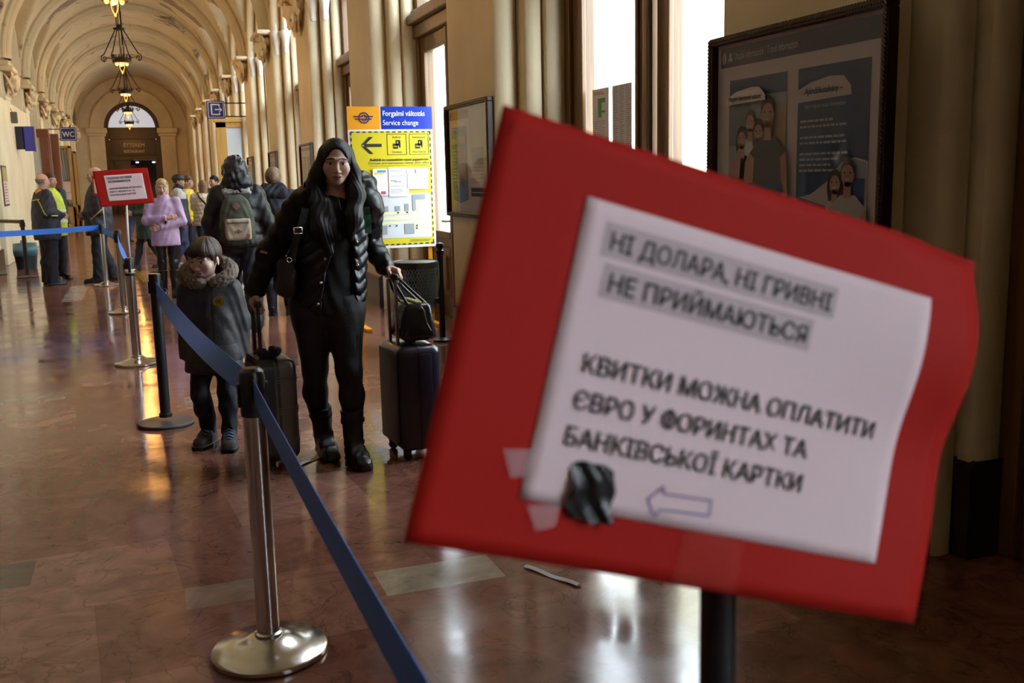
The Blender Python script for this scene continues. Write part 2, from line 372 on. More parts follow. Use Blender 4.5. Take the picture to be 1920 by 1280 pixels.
# carved corbels and small capitals of the piers on the right
def carved(bm, c, s, n=16, seed=0):
    r = random.Random(seed)
    vs = bmesh.ops.create_icosphere(bm, subdivisions=3, radius=1)['verts']
    for v in vs:
        d = v.co.normalized(); a = math.atan2(d.y, d.x)
        f = 1+.16*math.sin(a*7+d.z*5)+.14*math.sin(d.z*11+a*3+seed)+.05*r.uniform(-1, 1)
        v.co = Vector((d.x*s[0]*f, d.y*s[1]*f, d.z*s[2]*f))
        v.co.x *= (1+.5*d.z); v.co.y *= (1+.4*d.z)
    bmesh.ops.translate(bm, vec=c, verts=vs)
for i in range(len(edges)+1):
    if i == 0 or i == len(edges): continue
    y0, y1 = edges[i-1][1], edges[i][0]
    if y1 < 2: continue
    t = struct(bpy.data.objects.new('trim_%d' % i, None)); COL.objects.link(t); t.location = (XR, (y0+y1)/2, 4.0)
    b = nb(); carved(b, (-.10, 0, .02), (.13, (y1-y0)*.36, .26), seed=i)
    boxb(b, -.26, 0, -(y1-y0)*.5, (y1-y0)*.5, .22, .30, .02)
    fin('carved_corbel', b, M_cap, t, True, 50)
    for sgn, ye in ((-1, y0), (1, y1)):
        for X, dw in ((2.67, -.03), (2.82, -.19)):
            yy = (ye-(y0+y1)/2) - dw*sgn*1.0 if False else (ye-(y0+y1)/2) + sgn*(-dw)
            b = nb(); lathe(b, [(.045, -.16), (.055, -.12), (.05, -.05), (.085, .12), (.115, .19), (.12, .25), (.07, .26)], 16, (X-XR, yy, 0))
            fin('shaft_capital', b, M_white_stone, t, True, 40)
            b = nb(); tube(b, [(X-XR, yy, .26), (X-XR, yy, 1.1)], .04, 10)
            fin('colonnette', b, M_white_stone, t, True, 60)

# wooden windows / doors filling the bays
def window(k):
    c, hw = bay(k); hw -= .255
    w_ = struct(bpy.data.objects.new('window_%d' % (k+3), None)); COL.objects.link(w_); w_.location = (3.035, c, 0)
    X0, X1 = 0, .13
    def bar(b, y0, y1, z0, z1, x0=X0, x1=X1, bev=.012): boxb(b, x0, x1, y0, y1, z0, z1, bev)
    mul = .2 if k == 1 else .15; st = .30
    b = nb()
    bar(b, -hw, -hw+.10, 0, Z0); bar(b, hw-.10, hw, 0, Z0)
    bar(b, -hw, hw, 3.02, 3.16, -.03); bar(b, -hw-.02, hw+.02, 3.16, 3.26, -.10); bar(b, -hw, hw, 3.26, 3.32, -.04)
    bar(b, -.09, .09, 3.3, Z0+hw*.97, -.01)
    # arched head
    for i in range(16):
        a0, a1 = PI*i/16, PI*(i+1)/16
        for r0, r1, xx in ((hw-.12, hw+.01, 0.0),):
            vs = [b.verts.new((x, -r*math.cos(a), Z0+r*math.sin(a))) for x in (xx, X1) for r, a in ((r0, a0), (r1, a0), (r1, a1), (r0, a1))]
            for f in ((0, 1, 2, 3), (4, 7, 6, 5), (0, 3, 7, 4)): b.faces.new([vs[j] for j in f])
    bar(b, -hw, hw, Z0-.06, Z0+.06)
    fin('window_frame', b, M_oak, w_)
    b = nb()
    quad(b, (.075, -hw, 3.3), (.075, hw, 3.3), (.075, hw, Z0), (.075, -hw, Z0))
    for i in range(16):
        a0, a1 = PI*i/16, PI*(i+1)/16
        b.faces.new([b.verts.new((.075, -r*math.cos(a), Z0+r*math.sin(a))) for r, a in ((0.001, a0), (hw, a0), (hw, a1))])
    fin('transom_pane', b, M_glass, w_)
    for sgn in (-1, 1):
        lf = bpy.data.objects.new('door_leaf', None); COL.objects.link(lf); lf.parent = w_
        y0, y1 = sorted((sgn*.04, sgn*(hw-.1)))
        g0, g1 = sorted((sgn*mul, sgn*(hw-st+.03)))
        b = nb()
        bar(b, y0, g0, .004, 3.02, .03); bar(b, g1, y1, .004, 3.02, .03); bar(b, g0, g1, 2.86, 3.02, .03); bar(b, g0, g1, .004, .9, .05)
        for q in (g0, g1):      # glazing beads
            bar(b, q-.02, q+.02, .88, 2.88, .012, .05, .008)
        bar(b, g0, g1, .85, .93, .0, .06); bar(b, g0, g1, 2.84, 2.88, .012, .05)
        bar(b, g0+.08, g1-.08, .22, .75, .025, .06, .02); bar(b, g0+.16, g1-.16, .3, .67, .0, .04, .02)
        fin('leaf_frame', b, M_oak, lf)
        b = nb(); quad(b, (.085, g0, .9), (.085, g1, .9), (.085, g1, 2.86), (.085, g0, 2.86)); fin('pane', b, M_glass, lf)
    b = nb(); boxb(b, -.03, .02, -.035, .035, .05, 3.0, .015); tube(b, [(-.03, .0, 1.05), (-.09, 0, 1.05), (-.09, 0.1, 1.05)], .011, 8); fin('meeting_stile', b, M_oak, w_)
    if k not in OPEN:
        b = nb(); boxb(b, .1, .14, -hw-.3, hw+.3, 0, 6); fin('blind_panel', b, M_dkwood, w_)
for k in BAYS: window(k)

# ceiling vault with cross vaults over the bays
yc_list = [bay(k)[0] for k in BAYS]
nth = 72; ny = int((YB-YA)/.1)
th = np.linspace(0, PI, nth+1); ys = np.linspace(YA, YB, ny+1)
T, Y = np.meshgrid(th, ys)
X = CX + (R0+.03)*np.cos(T); Z = Z0 + (R0+.03)*np.sin(T)
zc = np.zeros_like(Y)
for c in yc_list+[9.91+4.15*10]:
    d = np.abs(Y-c); zc = np.maximum(zc, np.where(d < 1.55, Z0+np.sqrt(np.maximum(1.55**2-d**2, 0))*1.06, 0))
Z = np.maximum(Z, zc)
def grid_mesh(name, P, m, smooth=True, parent=None):
    a, b = P.shape[:2]; idx = np.arange(a*b).reshape(a, b)
    f = np.stack([idx[:-1, :-1], idx[:-1, 1:], idx[1:, 1:], idx[1:, :-1]], -1).reshape(-1, 4)
    return np_mesh(name, P.reshape(-1, 3), f, m, parent, smooth)
def np_mesh(name, v, f, m, parent=None, smooth=True, col=None):
    me = bpy.data.meshes.new(name); v = np.asarray(v, 'f'); f = np.asarray(f, 'i')
    me.vertices.add(len(v)); me.vertices.foreach_set('co', v.ravel())
    k = f.shape[1]; me.loops.add(f.size); me.loops.foreach_set('vertex_index', f.ravel())
    me.polygons.add(len(f)); me.polygons.foreach_set('loop_start', np.arange(0, f.size, k, dtype='i')); me.polygons.foreach_set('loop_total', np.full(len(f), k, 'i'))
    if smooth: me.polygons.foreach_set('use_smooth', np.ones(len(f), bool))
    if col is not None:
        at = me.color_attributes.new('Col', 'FLOAT_COLOR', 'POINT'); at.data.foreach_set('color', np.concatenate([col, np.ones((len(col), 1))], 1).astype('f').ravel())
    me.update(calc_edges=True); me.validate()
    return link(name, me, m, parent)
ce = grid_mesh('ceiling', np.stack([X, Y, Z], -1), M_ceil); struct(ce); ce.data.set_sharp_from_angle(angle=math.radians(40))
# ribs
i = 0
for a, b in zip([e[1] for e in edges], [e[0] for e in edges[1:]]):
    c = (a+b)/2; i += 1
    if c < 3: continue
    bmr = nb(); prof = [(-.36, -.08), (-.34, .02), (-.30, .055), (-.24, .065), (-.21, .10), (-.12, .135), (0, .145), (.12, .135), (.21, .10), (.24, .065), (.30, .055), (.34, .02), (.36, -.08)]
    rings = []
    for j in range(49):
        t = PI*j/48
        rings.append([bmr.verts.new((CX+(R0-d)*math.cos(t), c+dy, Z0+(R0-d)*math.sin(t))) for dy, d in prof])
    for A, B in zip(rings, rings[1:]):
        for q in range(len(prof)-1): bmr.faces.new((A[q], A[q+1], B[q+1], B[q]))
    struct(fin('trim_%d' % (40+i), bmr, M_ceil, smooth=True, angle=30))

# left wall: recessed wall, pilasters with carved corbels, blind arches
XLW = -2.95
bm = nb()
pil = [(24.4+4.15*j) for j in range(-8, 8)]
pil = [p for p in pil if p < YB-1]
quad(bm, (XLW, YA, 0), (XLW, YB, 0), (XLW, YB, 7), (XLW, YA, 7))
wl = fin('wall_left', bm, M_wall_l); struct(wl)
bm = nb(); bb = nb()
for j, p in enumerate(pil):
    b = nb()
    boxb(b, XLW, XL-.06, p-.58, p+.58, 0, 7); boxb(b, XL-.08, XL, p-.42, p+.42, 0, 3.35, .015); boxb(b, XL-.08, XL+.01, p-.46, p+.46, 3.35, 3.42, .01)
    boxb(b, XL-.08, XL-.02, p-.4, p+.4, 3.42, 3.9)
    o = struct(fin('trim_%d' % (80+j), b, M_wall_l))
    if p > 15:
        b = nb(); carved(b, (XL+.09, p, 3.66), (.15, .33, .24), seed=j+50); boxb(b, XL-.08, XL+.2, p-.5, p+.5, 3.92, 4.02, .02); boxb(b, XL-.08, XL+.12, p-.45, p+.45, 4.02, 4.14, .02)
        fin('carved_corbel', b, M_cap, o, True, 50)
    boxb(bb, XL-.1, XL+.025, p-.6, p+.6, 0, .36)
struct(fin('baseboard_left', bb, M_plinth))
b = nb()        # unseen dark panelling added on the left wall to cut bounced light
boxb(b, XL, XL+.06, YA+.1, 14.0, 0, 3.3)
for i in range(17):
    y = YA+.4+i*1.38; boxb(b, XL+.05, XL+.10, y, y+1.1, .3, 1.0, .02); boxb(b, XL+.05, XL+.09, y, y+1.1, 1.2, 3.0, .02)
boxb(b, XL, XL+.2, YA+.1, 14.0, 3.3, 3.45, .02)
struct(fin('trim_141', b, M_dkwood))
b = nb()
for p, q in zip(pil, pil[1:]):       # blind arches between pilasters
    c = (p+q)/2; hw = 1.5
    out = [(c-hw*math.cos(PI*i/20), Z0+hw*math.sin(PI*i/20)) for i in range(21)]
    for (y0, z0), (y1, z1) in zip(out, out[1:]):
        quad(b, (XL-.02, y0, z0), (XL-.02, y1, z1), (XL-.02, y1, 7), (XL-.02, y0, 7)); quad(b, (XL-.02, y0, z0), (XL-.02, y1, z1), (XLW, y1, z1), (XLW, y0, z0))
struct(fin('trim_120', b, M_wall_l, smooth=True, angle=40))

# end wall with the restaurant door under an arch
bm = nb(); CE = 0.0
def arch(c, r, z, n=32, rz=None): return [(c-r*math.cos(PI*i/n), z+(rz or r)*math.sin(PI*i/n)) for i in range(n+1)]
quad(bm, (-3.0, YB, 0), (CE-1.3, YB, 0), (CE-1.3, YB, 7.2), (-3.0, YB, 7.2)); quad(bm, (CE+1.3, YB, 0), (3.2, YB, 0), (3.2, YB, 7.2), (CE+1.3, YB, 7.2))
ar = arch(CE, 1.3, 4.25)
for (x0, z0), (x1, z1) in zip(ar, ar[1:]): quad(bm, (x0, YB, z0), (x1, YB, z1), (x1, YB, 7.2), (x0, YB, 7.2)); quad(bm, (x0, YB, z0), (x1, YB, z1), (x1, YB+.5, z1), (x0, YB+.5, z0))
for s in (-1, 1): quad(bm, (CE+s*1.3, YB, 0), (CE+s*1.3, YB+.5, 0), (CE+s*1.3, YB+.5, 4.25), (CE+s*1.3, YB, 4.25))
struct(fin('wall_end', bm, M_wall_l))
bm = nb()
for r0, r1, dy in ((1.92, 1.62, .16), (1.62, 1.45, .10), (1.45, 1.3, .05)):
    A = arch(CE, r0, 4.25); B = arch(CE, r1, 4.25)
    for i in range(32):
        quad(bm, (A[i][0], YB-dy, A[i][1]), (A[i+1][0], YB-dy, A[i+1][1]), (B[i+1][0], YB-dy, B[i+1][1]), (B[i][0], YB-dy, B[i][1]))
        quad(bm, (A[i][0], YB-dy, A[i][1]), (A[i+1][0], YB-dy, A[i+1][1]), (A[i+1][0], YB, A[i+1][1]), (A[i][0], YB, A[i][1]))
        quad(bm, (B[i][0], YB-dy, B[i][1]), (B[i+1][0], YB-dy, B[i+1][1]), (B[i+1][0], YB, B[i+1][1]), (B[i][0], YB, B[i][1]))
for s in (-1, 1):
    x0, x1 = sorted((CE+s*1.3, CE+s*2.0)); boxb(bm, x0, x1, YB-.2, YB, 0, 3.85); boxb(bm, x0-.08, x1+.08, YB-.28, YB, 3.85, 4.0, .03); boxb(bm, x0-.14, x1+.14, YB-.34, YB, 4.0, 4.25, .03)
struct(fin('trim_130', bm, M_wall_l, smooth=True, angle=30))
d = struct(bpy.data.objects.new('door_1', None)); COL.objects.link(d); d.location = (CE, YB+.3, 0)
b = nb(); boxb(b, -1.3, -1.1, 0, .15, 0, 4.3); boxb(b, 1.1, 1.3, 0, .15, 0, 4.3); boxb(b, -1.1, 1.1, 0, .15, 3.72, 4.3, .02); boxb(b, -1.1, 1.1, -.02, .15, 2.68, 2.92, .02)
A = arch(0, 1.3, 4.25); B = arch(0, 1.1, 4.25)
for i in range(32): quad(b, (A[i][0], 0, A[i][1]), (A[i+1][0], 0, A[i+1][1]), (B[i+1][0], 0, B[i+1][1]), (B[i][0], 0, B[i][1])); quad(b, (B[i][0], 0, B[i][1]), (B[i+1][0], 0, B[i+1][1]), (B[i+1][0], .15, B[i+1][1]), (B[i][0], .15, B[i][1]))
fin('door_frame', b, M_dkwood, d)
b = nb(); boxb(b, -1.1, 1.1, .1, .16, 2.92, 3.72); fin('fascia', b, mat('deep brown board', (.03, .016, .01), .3), d)
b = nb(); B = arch(0, 1.1, 4.25)
for i in range(32): b.faces.new([b.verts.new(q) for q in ((0, .1, 4.25), (B[i][0], .1, B[i][1]), (B[i+1][0], .1, B[i+1][1]))])
fin('fanlight', b, mat('frosted fanlight', (.72, .74, .76), .5, emit=(.8, .88, 1.0), es=.35), d)
for s in (-1, 1):
    if s == -1:
        b = nb(); boxb(b, -1.1, -.95, .03, .12, 0, 2.68); boxb(b, -.2, 0, .03, .12, 0, 2.68); boxb(b, -1, 0, .03, .12, 2.45, 2.68); boxb(b, -1, 0, .03, .12, 0, 1.0); boxb(b, -.85, -.3, 0, .05, .2, .8, .03)
        lf = fin('door_leaf', b, M_dkwood, d)
        b = nb(); quad(b, (-.95, .08, 1), (-.2, .08, 1), (-.2, .08, 2.45), (-.95, .08, 2.45)); fin('door_glass', b, mat('dim door glass', (.10, .085, .07), .12), lf)
    else:
        b = nb(); boxb(b, 1.0, 1.1, .03, .9, 0, 2.68); fin('door_leaf', b, M_dkwood, d)
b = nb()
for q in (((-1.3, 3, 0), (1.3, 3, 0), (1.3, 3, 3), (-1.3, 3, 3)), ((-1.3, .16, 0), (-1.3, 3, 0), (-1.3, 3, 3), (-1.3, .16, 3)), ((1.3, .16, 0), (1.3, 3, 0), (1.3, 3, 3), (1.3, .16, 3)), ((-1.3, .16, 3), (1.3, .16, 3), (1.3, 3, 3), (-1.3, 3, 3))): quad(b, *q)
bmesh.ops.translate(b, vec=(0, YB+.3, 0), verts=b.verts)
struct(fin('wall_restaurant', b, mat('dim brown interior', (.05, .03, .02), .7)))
pn = Panel((CE-1.1, YB+.3+.0985, 2.92), (1, 0, 0), (0, 0, 1), d, .004); pn.par = None
t_ = thing('restaurant_sign', 'brown board lettered ÉTTEREM RESTAURANT over the far end door', 'sign', (0, 0, 0))
b = nb(); boxb(b, CE-1.05, CE+1.05, YB+.36, YB+.398, 2.95, 3.7); fin('board', b, mat('deep brown board', (.03, .016, .01), .3), t_)
pn.par = t_; pn.o = Vector((CE-1.1, YB+.358, 2.92))
cr_ = mat('cream letters', (.75, .70, .60), .5)
pn.text('ÉTTEREM', 1.13, .42, .19, cr_, 1, .98, .02, 'CENTER'); pn.text('RESTAURANT', 1.13, .14, .14, cr_, 1, .98, .015, 'CENTER')
for x in (.12, .92):
    o = tag(fin('ceiling_spot', (lambda b: (lathe(b, [(.0, -.05), (.06, -.03), (.07, 0), (.0, .02)], 12, (x, YB+1.8, 2.62)), b)[1])(nb()), mat('lit spot', (1, .95, .85), .4, emit=(1, .9, .75), es=9), None, True), 'small lit spot lamp in the dark restaurant doorway, %s of the two' % ('left' if x < .5 else 'right'), 'lamp')
# back wall behind the photographer
bm = nb(); quad(bm, (-3.2, YA, 0), (3.4, YA, 0), (3.4, YA, 7.2), (-3.2, YA, 7.2)); struct(fin('wall_back', bm, M_wall))
bm = nb(); boxb(bm, -3.4, 3.3, YA-.2, YB+3.5, 7.2, 7.4); struct(fin('light_block_slab', bm, mat('grey roof', (.2, .2, .2), .8)))  # unseen slab added over the vault to stop sky light leaking in
# outside: pavement and the pale building across the yard
bm = nb(); quad(bm, (3.2, -40, -.15), (60, -40, -.15), (60, 90, -.15), (3.2, 90, -.15)); struct(fin('ground_outside', bm, mat('pale paving', (.45, .44, .42), .8)))
bm = nb(); boxb(bm, 16, 17, 9.5, 90, -.15, 14)
for i in range(14):
    for zz in (1.0, 5.5, 10): boxb(bm, 15.9, 16, 12+i*5, 13.8+i*5, zz, zz+2.6)
for zz in (4.4, 9, 13.4): boxb(bm, 15.8, 16, 9.5, 90, zz, zz+.25)
struct(fin('exterior_building', bm, plaster('pale yellow render', (.78, .70, .50), .1)))
# ------------------------------------------------------------------ chandeliers
def make_chandelier():
    """hanging point at z = 0 (lowest tip), vault about 2.6 m above"""
    t = thing('wrought_iron_chandelier', 'x', 'chandelier', group='wrought iron chandeliers along the vault')
    b = nb(); tube(b, [(-.045, 0, 1.0), (-.045, 0, 2.68)], .014, 6); tube(b, [(.045, 0, .62), (.045, 0, 2.68)], .014, 6)
    lathe(b, [(.02, 2.64), (.11, 2.66), (.09, 2.72), (.02, 2.76)], 16); fin('suspension_rod', b, M_iron, t, True, 40)
    b = nb(); lathe(b, [(.03, .93), (.12, .95), (.13, .98), (.04, 1.0), (.03, 1.06)], 16); fin('hub', b, M_iron, t, True, 40)
    for i in range(4):
        a = PI/4+i*PI/2+.35; ca, sa = math.cos(a), math.sin(a)
        b = nb()
        tube(b, [(.08*ca, .08*sa, .97), (.40*ca, .40*sa, .42)], .012, 6)
        pts = []
        for j in range(22):     # outer scroll
            q = j/21*2.6*PI; r = .085*(1-.72*j/21); pts.append(((.40+r*math.sin(q))*ca, (.40+r*math.sin(q))*sa, .33+r*math.cos(q)))
        tube(b, pts, .012, 6)
        pts = []
        for j in range(18):     # s-curve from scroll to ring
            u = j/17; r = .40-.20*u+.05*math.sin(u*PI*2); pts.append((r*ca, r*sa, .25+.10*math.sin(u*PI)-.02*u))
        tube(b, pts, .012, 6); fin('scroll_arm', b, M_iron, t, True, 60)
    b = nb(); lathe(b, [(.175, .22), (.195, .22), (.20, .26), (.195, .32), (.17, .33), (.165, .28), (.175, .22)], 28)
    for i in range(14):
        a = 2*PI*i/14; tube(b, [(.19*math.cos(a), .19*math.sin(a), .33), (.205*math.cos(a), .205*math.sin(a), .37), (.18*math.cos(a), .18*math.sin(a), .40)], [.012, .014, .004], 5)
    for i in range(8):
        a = 2*PI*i/8; tube(b, [(.17*math.cos(a), .17*math.sin(a), .31), (.03*math.cos(a), .03*math.sin(a), .36)], .007, 5)
    fin('crown_ring', b, M_iron, t, True, 40)
    for i in range(4):
        a = i*PI/2+.2; x, y = .11*math.cos(a), .11*math.sin(a)
        b = nb(); lathe(b, [(.012, .36), (.03, .34), (.035, .30), (.02, .27)], 10, (x, y, 0)); h = fin('lamp_holder', b, M_iron, t, True, 50)
        b = nb(); lathe(b, [(.012, .27), (.030, .245), (.036, .215), (.030, .18), (.012, .165), (.0, .162)], 14, (x, y, 0)); fin('bulb', b, mat('warm bulb', (1, .7, .4), .3, emit=(1, .30, .03), es=2.6), h, True)
    b = nb(); lathe(b, [(.0, .26), (.028, .235), (.036, .20), (.028, .165), (.0, .15)], 14); fin('middle_bulb', b, mat('bright bulb', (1, .8, .5), .3, emit=(1, .55, .18), es=14), t, True)
    b = nb()
    for sx in (-1, 1):
        pts = [(sx*.05*math.sin(PI*j/12), .0, .30-.30*(j/12)) for j in range(13)]; tube(b, pts, .008, 6)
    lathe(b, [(.0, -.03), (.015, -.02), (.018, 0), (.004, .02)], 8); fin('pendant_drop', b, mat('gilded drop', (.7, .42, .1), .3, .8), t, True, 60)
    return t
names = ['hidden above the frame']+['wrought iron chandelier nearest the camera, cut off by the top of the picture', 'second chandelier along the vault, hung on two long rods', 'third chandelier along the vault, above the restaurant arch', 'fourth chandelier along the vault, seen against the fanlight', 'last chandelier, just in front of the restaurant sign']
proto = None
for (x, y), lab in zip(LAMPS, names):
    if proto is None: proto = c_ = make_chandelier()
    else: c_ = copy_tree(proto)
    c_.location = (x, y, 3.98); c_['label'] = lab if 'hidden' not in lab else ('chandelier over the hall %s' % {-8.4: 'by the back wall behind the photographer', -.1: 'straight above the photographer', 8.2: 'above the woman, just over the top of the picture'}[y])
    l = bpy.data.lights.new('chandelier_light', 'POINT'); l.energy = LAMP_W; l.color = LAMP_COL; l.shadow_soft_size = .09
    o = bpy.data.objects.new('chandelier_light', l); COL.objects.link(o); o.location = (0, 0, .02); o.parent = c_
# ------------------------------------------------------------------ queue barriers
def post(name, label, loc, kind='steel', h=.937, group='belt barrier posts', collar=None):
    t = thing(name, label, 'barrier post', loc, 0, group)
    st = kind == 'steel'; m = M_chrome if st else M_blackmetal
    b = nb()
    if st: lathe(b, [(.0, 0), (.178, 0), (.183, .006), (.183, .018), (.176, .024), (.12, .034), (.075, .05), (.058, .062), (.0, .063)], 56)
    else: lathe(b, [(.0, 0), (.165, 0), (.17, .006), (.17, .016), (.165, .021), (.05, .026), (.0, .026)], 48)
    fin('base', b, m if st else mat('dark grey rubber', (.05, .055, .06), .45), t, True, 35)
    r = .036 if st else .032
    b = nb(); lathe(b, [(r+.008, .05), (r+.008, .072), (r, .076), (r, h-.12)], 32); fin('pole', b, m, t, True, 35)
    b = nb(); rr = r+.004
    if st: lathe(b, [(rr-.006, h-.155), (rr, h-.15), (rr, h-.028), (rr-.004, h-.012), (rr-.014, h-.002), (.0, h)], 32)
    else: lathe(b, [(rr-.004, h-.12), (rr, h-.118), (rr, h-.006), (rr-.004, h), (.0, h)], 32)
    hd = fin('head', b, M_black, t, True, 30)
    b = nb()
    for a in (PI/2, -PI/2, 0, PI):
        box(b, (math.cos(a)*(rr+.002), math.sin(a)*(rr+.002), h-.085), (.010, .022, .075), Matrix.Rotation(a, 3, 'Z'), .003)
    fin('belt_slot', b, M_blackmetal, hd)
    if collar == 'tape':
        b = nb(); lathe(b, [(rr+.001, h-.13), (rr+.006, h-.125), (rr+.006, h-.10), (rr+.001, h-.095)], 24); fin('cable_tie', b, mat('pale tie', (.6, .57, .5), .5), t, True)
        b = nb(); quad(b, (.03, -.03, h-.11), (.05, -.045, h-.10), (.12, -.06, h-.19), (.10, -.05, h-.21)); tg = fin('tag', b, mat('yellow tag', (.62, .48, .02), .5), t)
        mo = tg.modifiers.new('thick', 'SOLIDIFY'); mo.thickness = .002
    return t
P1 = post('belt_post', 'shiny steel belt post with black domed head in the foreground', (.286, 3.104, 0))
post('belt_post', 'all black belt post with flat grey base beside the boy', (.059, 6.511, 0), 'black', .954)
P3 = post('belt_post', 'steel belt post with yellow tag, carrying the white stick of the distant red notice', (-.11, 8.877, 0), 'steel', .90, collar='tape')
post('belt_post', 'steel belt post just behind the one carrying the distant red notice', (-.255, 12.585, 0), 'steel', .98)
post('belt_post', 'farthest steel belt post, by the feet of the guard with folded arms behind the red notice'.replace(' with folded arms', ''), (-.542, 16.189, 0), 'steel', .93)
post('belt_post', 'black belt post at the left, beside the bald guard', (-1.828, 18.412, 0), 'black', .96)
post('belt_post', 'black belt post at the extreme left edge, in front of the blue lined bin', (-2.40, 19.28, 0), 'black', .96)
post('belt_post', 'black belt post below the photographer, holding the near end of the blue belt', (.288, .15, 0), 'black', .95)
post('belt_post', 'black belt post past the left edge, holding the end of the long blue belt', (-2.25, 15.1, 0), 'black', .95)

def belt(name, label, a, b, sag=0.0, twist=0.0, wd=.078, n=28, m=None, tw0=0.0):
    a, b = Vector(a), Vector(b); bm = nb(); d = (b-a); side = d.cross(Vector((0, 0, 1))).normalized(); rows = []
    for i in range(n+1):
        u = i/n; p = a.lerp(b, u); p.z -= sag*4*u*(1-u)
        an = tw0 + twist*math.sin(PI*u); wv = Vector((0, 0, 1))*math.cos(an)+side*math.sin(an)
        nn = d.cross(wv).normalized()*.0012; h = wv*wd/2
        rows.append([bm.verts.new(q) for q in (p-h-nn, p+h-nn, p+h+nn, p-h+nn)])
    for A, B in zip(rows, rows[1:]):
        for k in range(4): bm.faces.new((A[k], A[(k+1) % 4], B[(k+1) % 4], B[k]))
    bm.faces.new(rows[0]); bm.faces.new(rows[-1][::-1])
    return tag(fin(name, bm, m or M_blue, smooth=True, angle=40), label, 'barrier belt', 'stretched barrier belts')
belt('barrier_belt', 'blue belt running from the steel foreground post down to the bottom edge', (.286, 3.060, .868), (.288, .19, .868), .02)
belt('barrier_belt', 'blue belt sagging from the black post past the boy to the steel foreground post', (.062, 6.473, .862), (.286, 3.148, .868), .045, -.95)
belt('barrier_belt', 'blue belt hanging between the two steel posts behind the black one', (-.25, 12.54, .90), (-.112, 8.92, .80), .03, .8)
belt('barrier_belt', 'short blue belt between the two farthest steel posts', (-.54, 16.15, .86), (-.258, 12.63, .90), .03)
belt('barrier_belt', 'long level blue belt crossing in front of the bald guard', (-.58, 16.17, .87), (-2.21, 15.11, .87), .01)
o = belt('barrier_belt', 'black belt with yellow stripes at the left edge behind the blue belt', (-1.866, 18.43, .93), (-2.362, 19.26, .93), .0, wd=.06, m=mat('black webbing', (.02, .022, .02), .6))
bm = nb(); d0, d1 = Vector((-1.866, 18.43, .93)), Vector((-2.362, 19.26, .93)); nn = Vector((-.04*.1, -.024*.1, 0))
for z in (-.018, .014): quad(bm, d0+nn+Vector((0, 0, z)), d1+nn+Vector((0, 0, z)), d1+nn+Vector((0, 0, z+.006)), d0+nn+Vector((0, 0, z+.006)))
fin('stripe', bm, mat('dull yellow', (.5, .42, .08), .6), o)

# ------------------------------------------------------------------ red notices
SIGN = ['НІ ДОЛАРА, НІ ГРИВНІ', 'НЕ ПРИЙМАЮТЬСЯ', 'КВИТКИ МОЖНА ОПЛАТИТИ', 'ЄВРО У ФОРИНТАХ ТА', 'БАНКІВСЬКОЇ КАРТКИ']
def sstep(a, b, x):
    t = min(1, max(0, (x-a)/(b-a))); return t*t*(3-2*t)
class Bent:
    """A3 card with a sheet of A4 on it; the free right edge waves."""
    def __init__(s, o, u, v, wave): s.o, s.u, s.v = Vector(o), Vector(u).normalized(), Vector(v).normalized(); s.n = s.u.cross(s.v).normalized(); s.w = wave
    def p(s, x, y, off=0):
        z = s.w*(.009*math.exp(-((y-.06)/.05)**2)*sstep(.02, .2, x) - .014*sstep(.09, .15, y)*sstep(.1, .2, x) - .008*math.exp(-((y+.01)/.045)**2)*sstep(.1, .2, x) + .004*math.exp(-((y+.14)/.05)**2)*math.sin(x*14))
        return s.o+s.u*x+s.v*y+s.n*(z+off)
    def sheet(s, name, x0, x1, y0, y1, off, m, par, nx=28, ny=24, th=.0006):
        bm = nb(); G = [[bm.verts.new(s.p(x0+(x1-x0)*i/nx, y0+(y1-y0)*j/ny, off)) for i in range(nx+1)] for j in range(ny+1)]
        for j in range(ny):
            for i in range(nx): bm.faces.new((G[j][i], G[j][i+1], G[j+1][i+1], G[j+1][i]))
        o = fin(name, bm, m, par, True, 'keep'); mo = o.modifiers.new('thick', 'SOLIDIFY'); mo.thickness = th; mo.offset = -1
        return o
    def text(s, txt, x, y, h, w_, par, off, m, bold=.02):
        v, f = text_mesh(txt, bold); lo, hi = v[:, 0].min(), v[:, 0].max(); sx = w_/(hi-lo); sy = h/.73
        bm = nb(); V = [bm.verts.new((x+(a-lo)*sx, y+b*sy, 0)) for a, b, c in v]; zs = [c for _, _, c in v]
        for vv, c in zip(V, zs): vv.co.z = c*.0003
        for q in f:
            try: bm.faces.new([V[i] for i in q])
            except ValueError: pass
        for k in range(12):         # slice so that long faces can follow the wave
            bmesh.ops.bisect_plane(bm, geom=bm.verts[:]+bm.edges[:]+bm.faces[:], plane_co=(x+w_*(k+.5)/12, 0, 0), plane_no=(1, 0, 0))
        for vv in bm.verts: vv.co = s.p(vv.co.x, vv.co.y, off+vv.co.z)
        return fin('lettering', bm, m, par, angle='keep')
    def poly(s, name, pts, off, m, par):
        bm = nb(); bm.faces.new([bm.verts.new(s.p(x, y, off)) for x, y in pts]); return fin(name, bm, m, par, angle='keep')
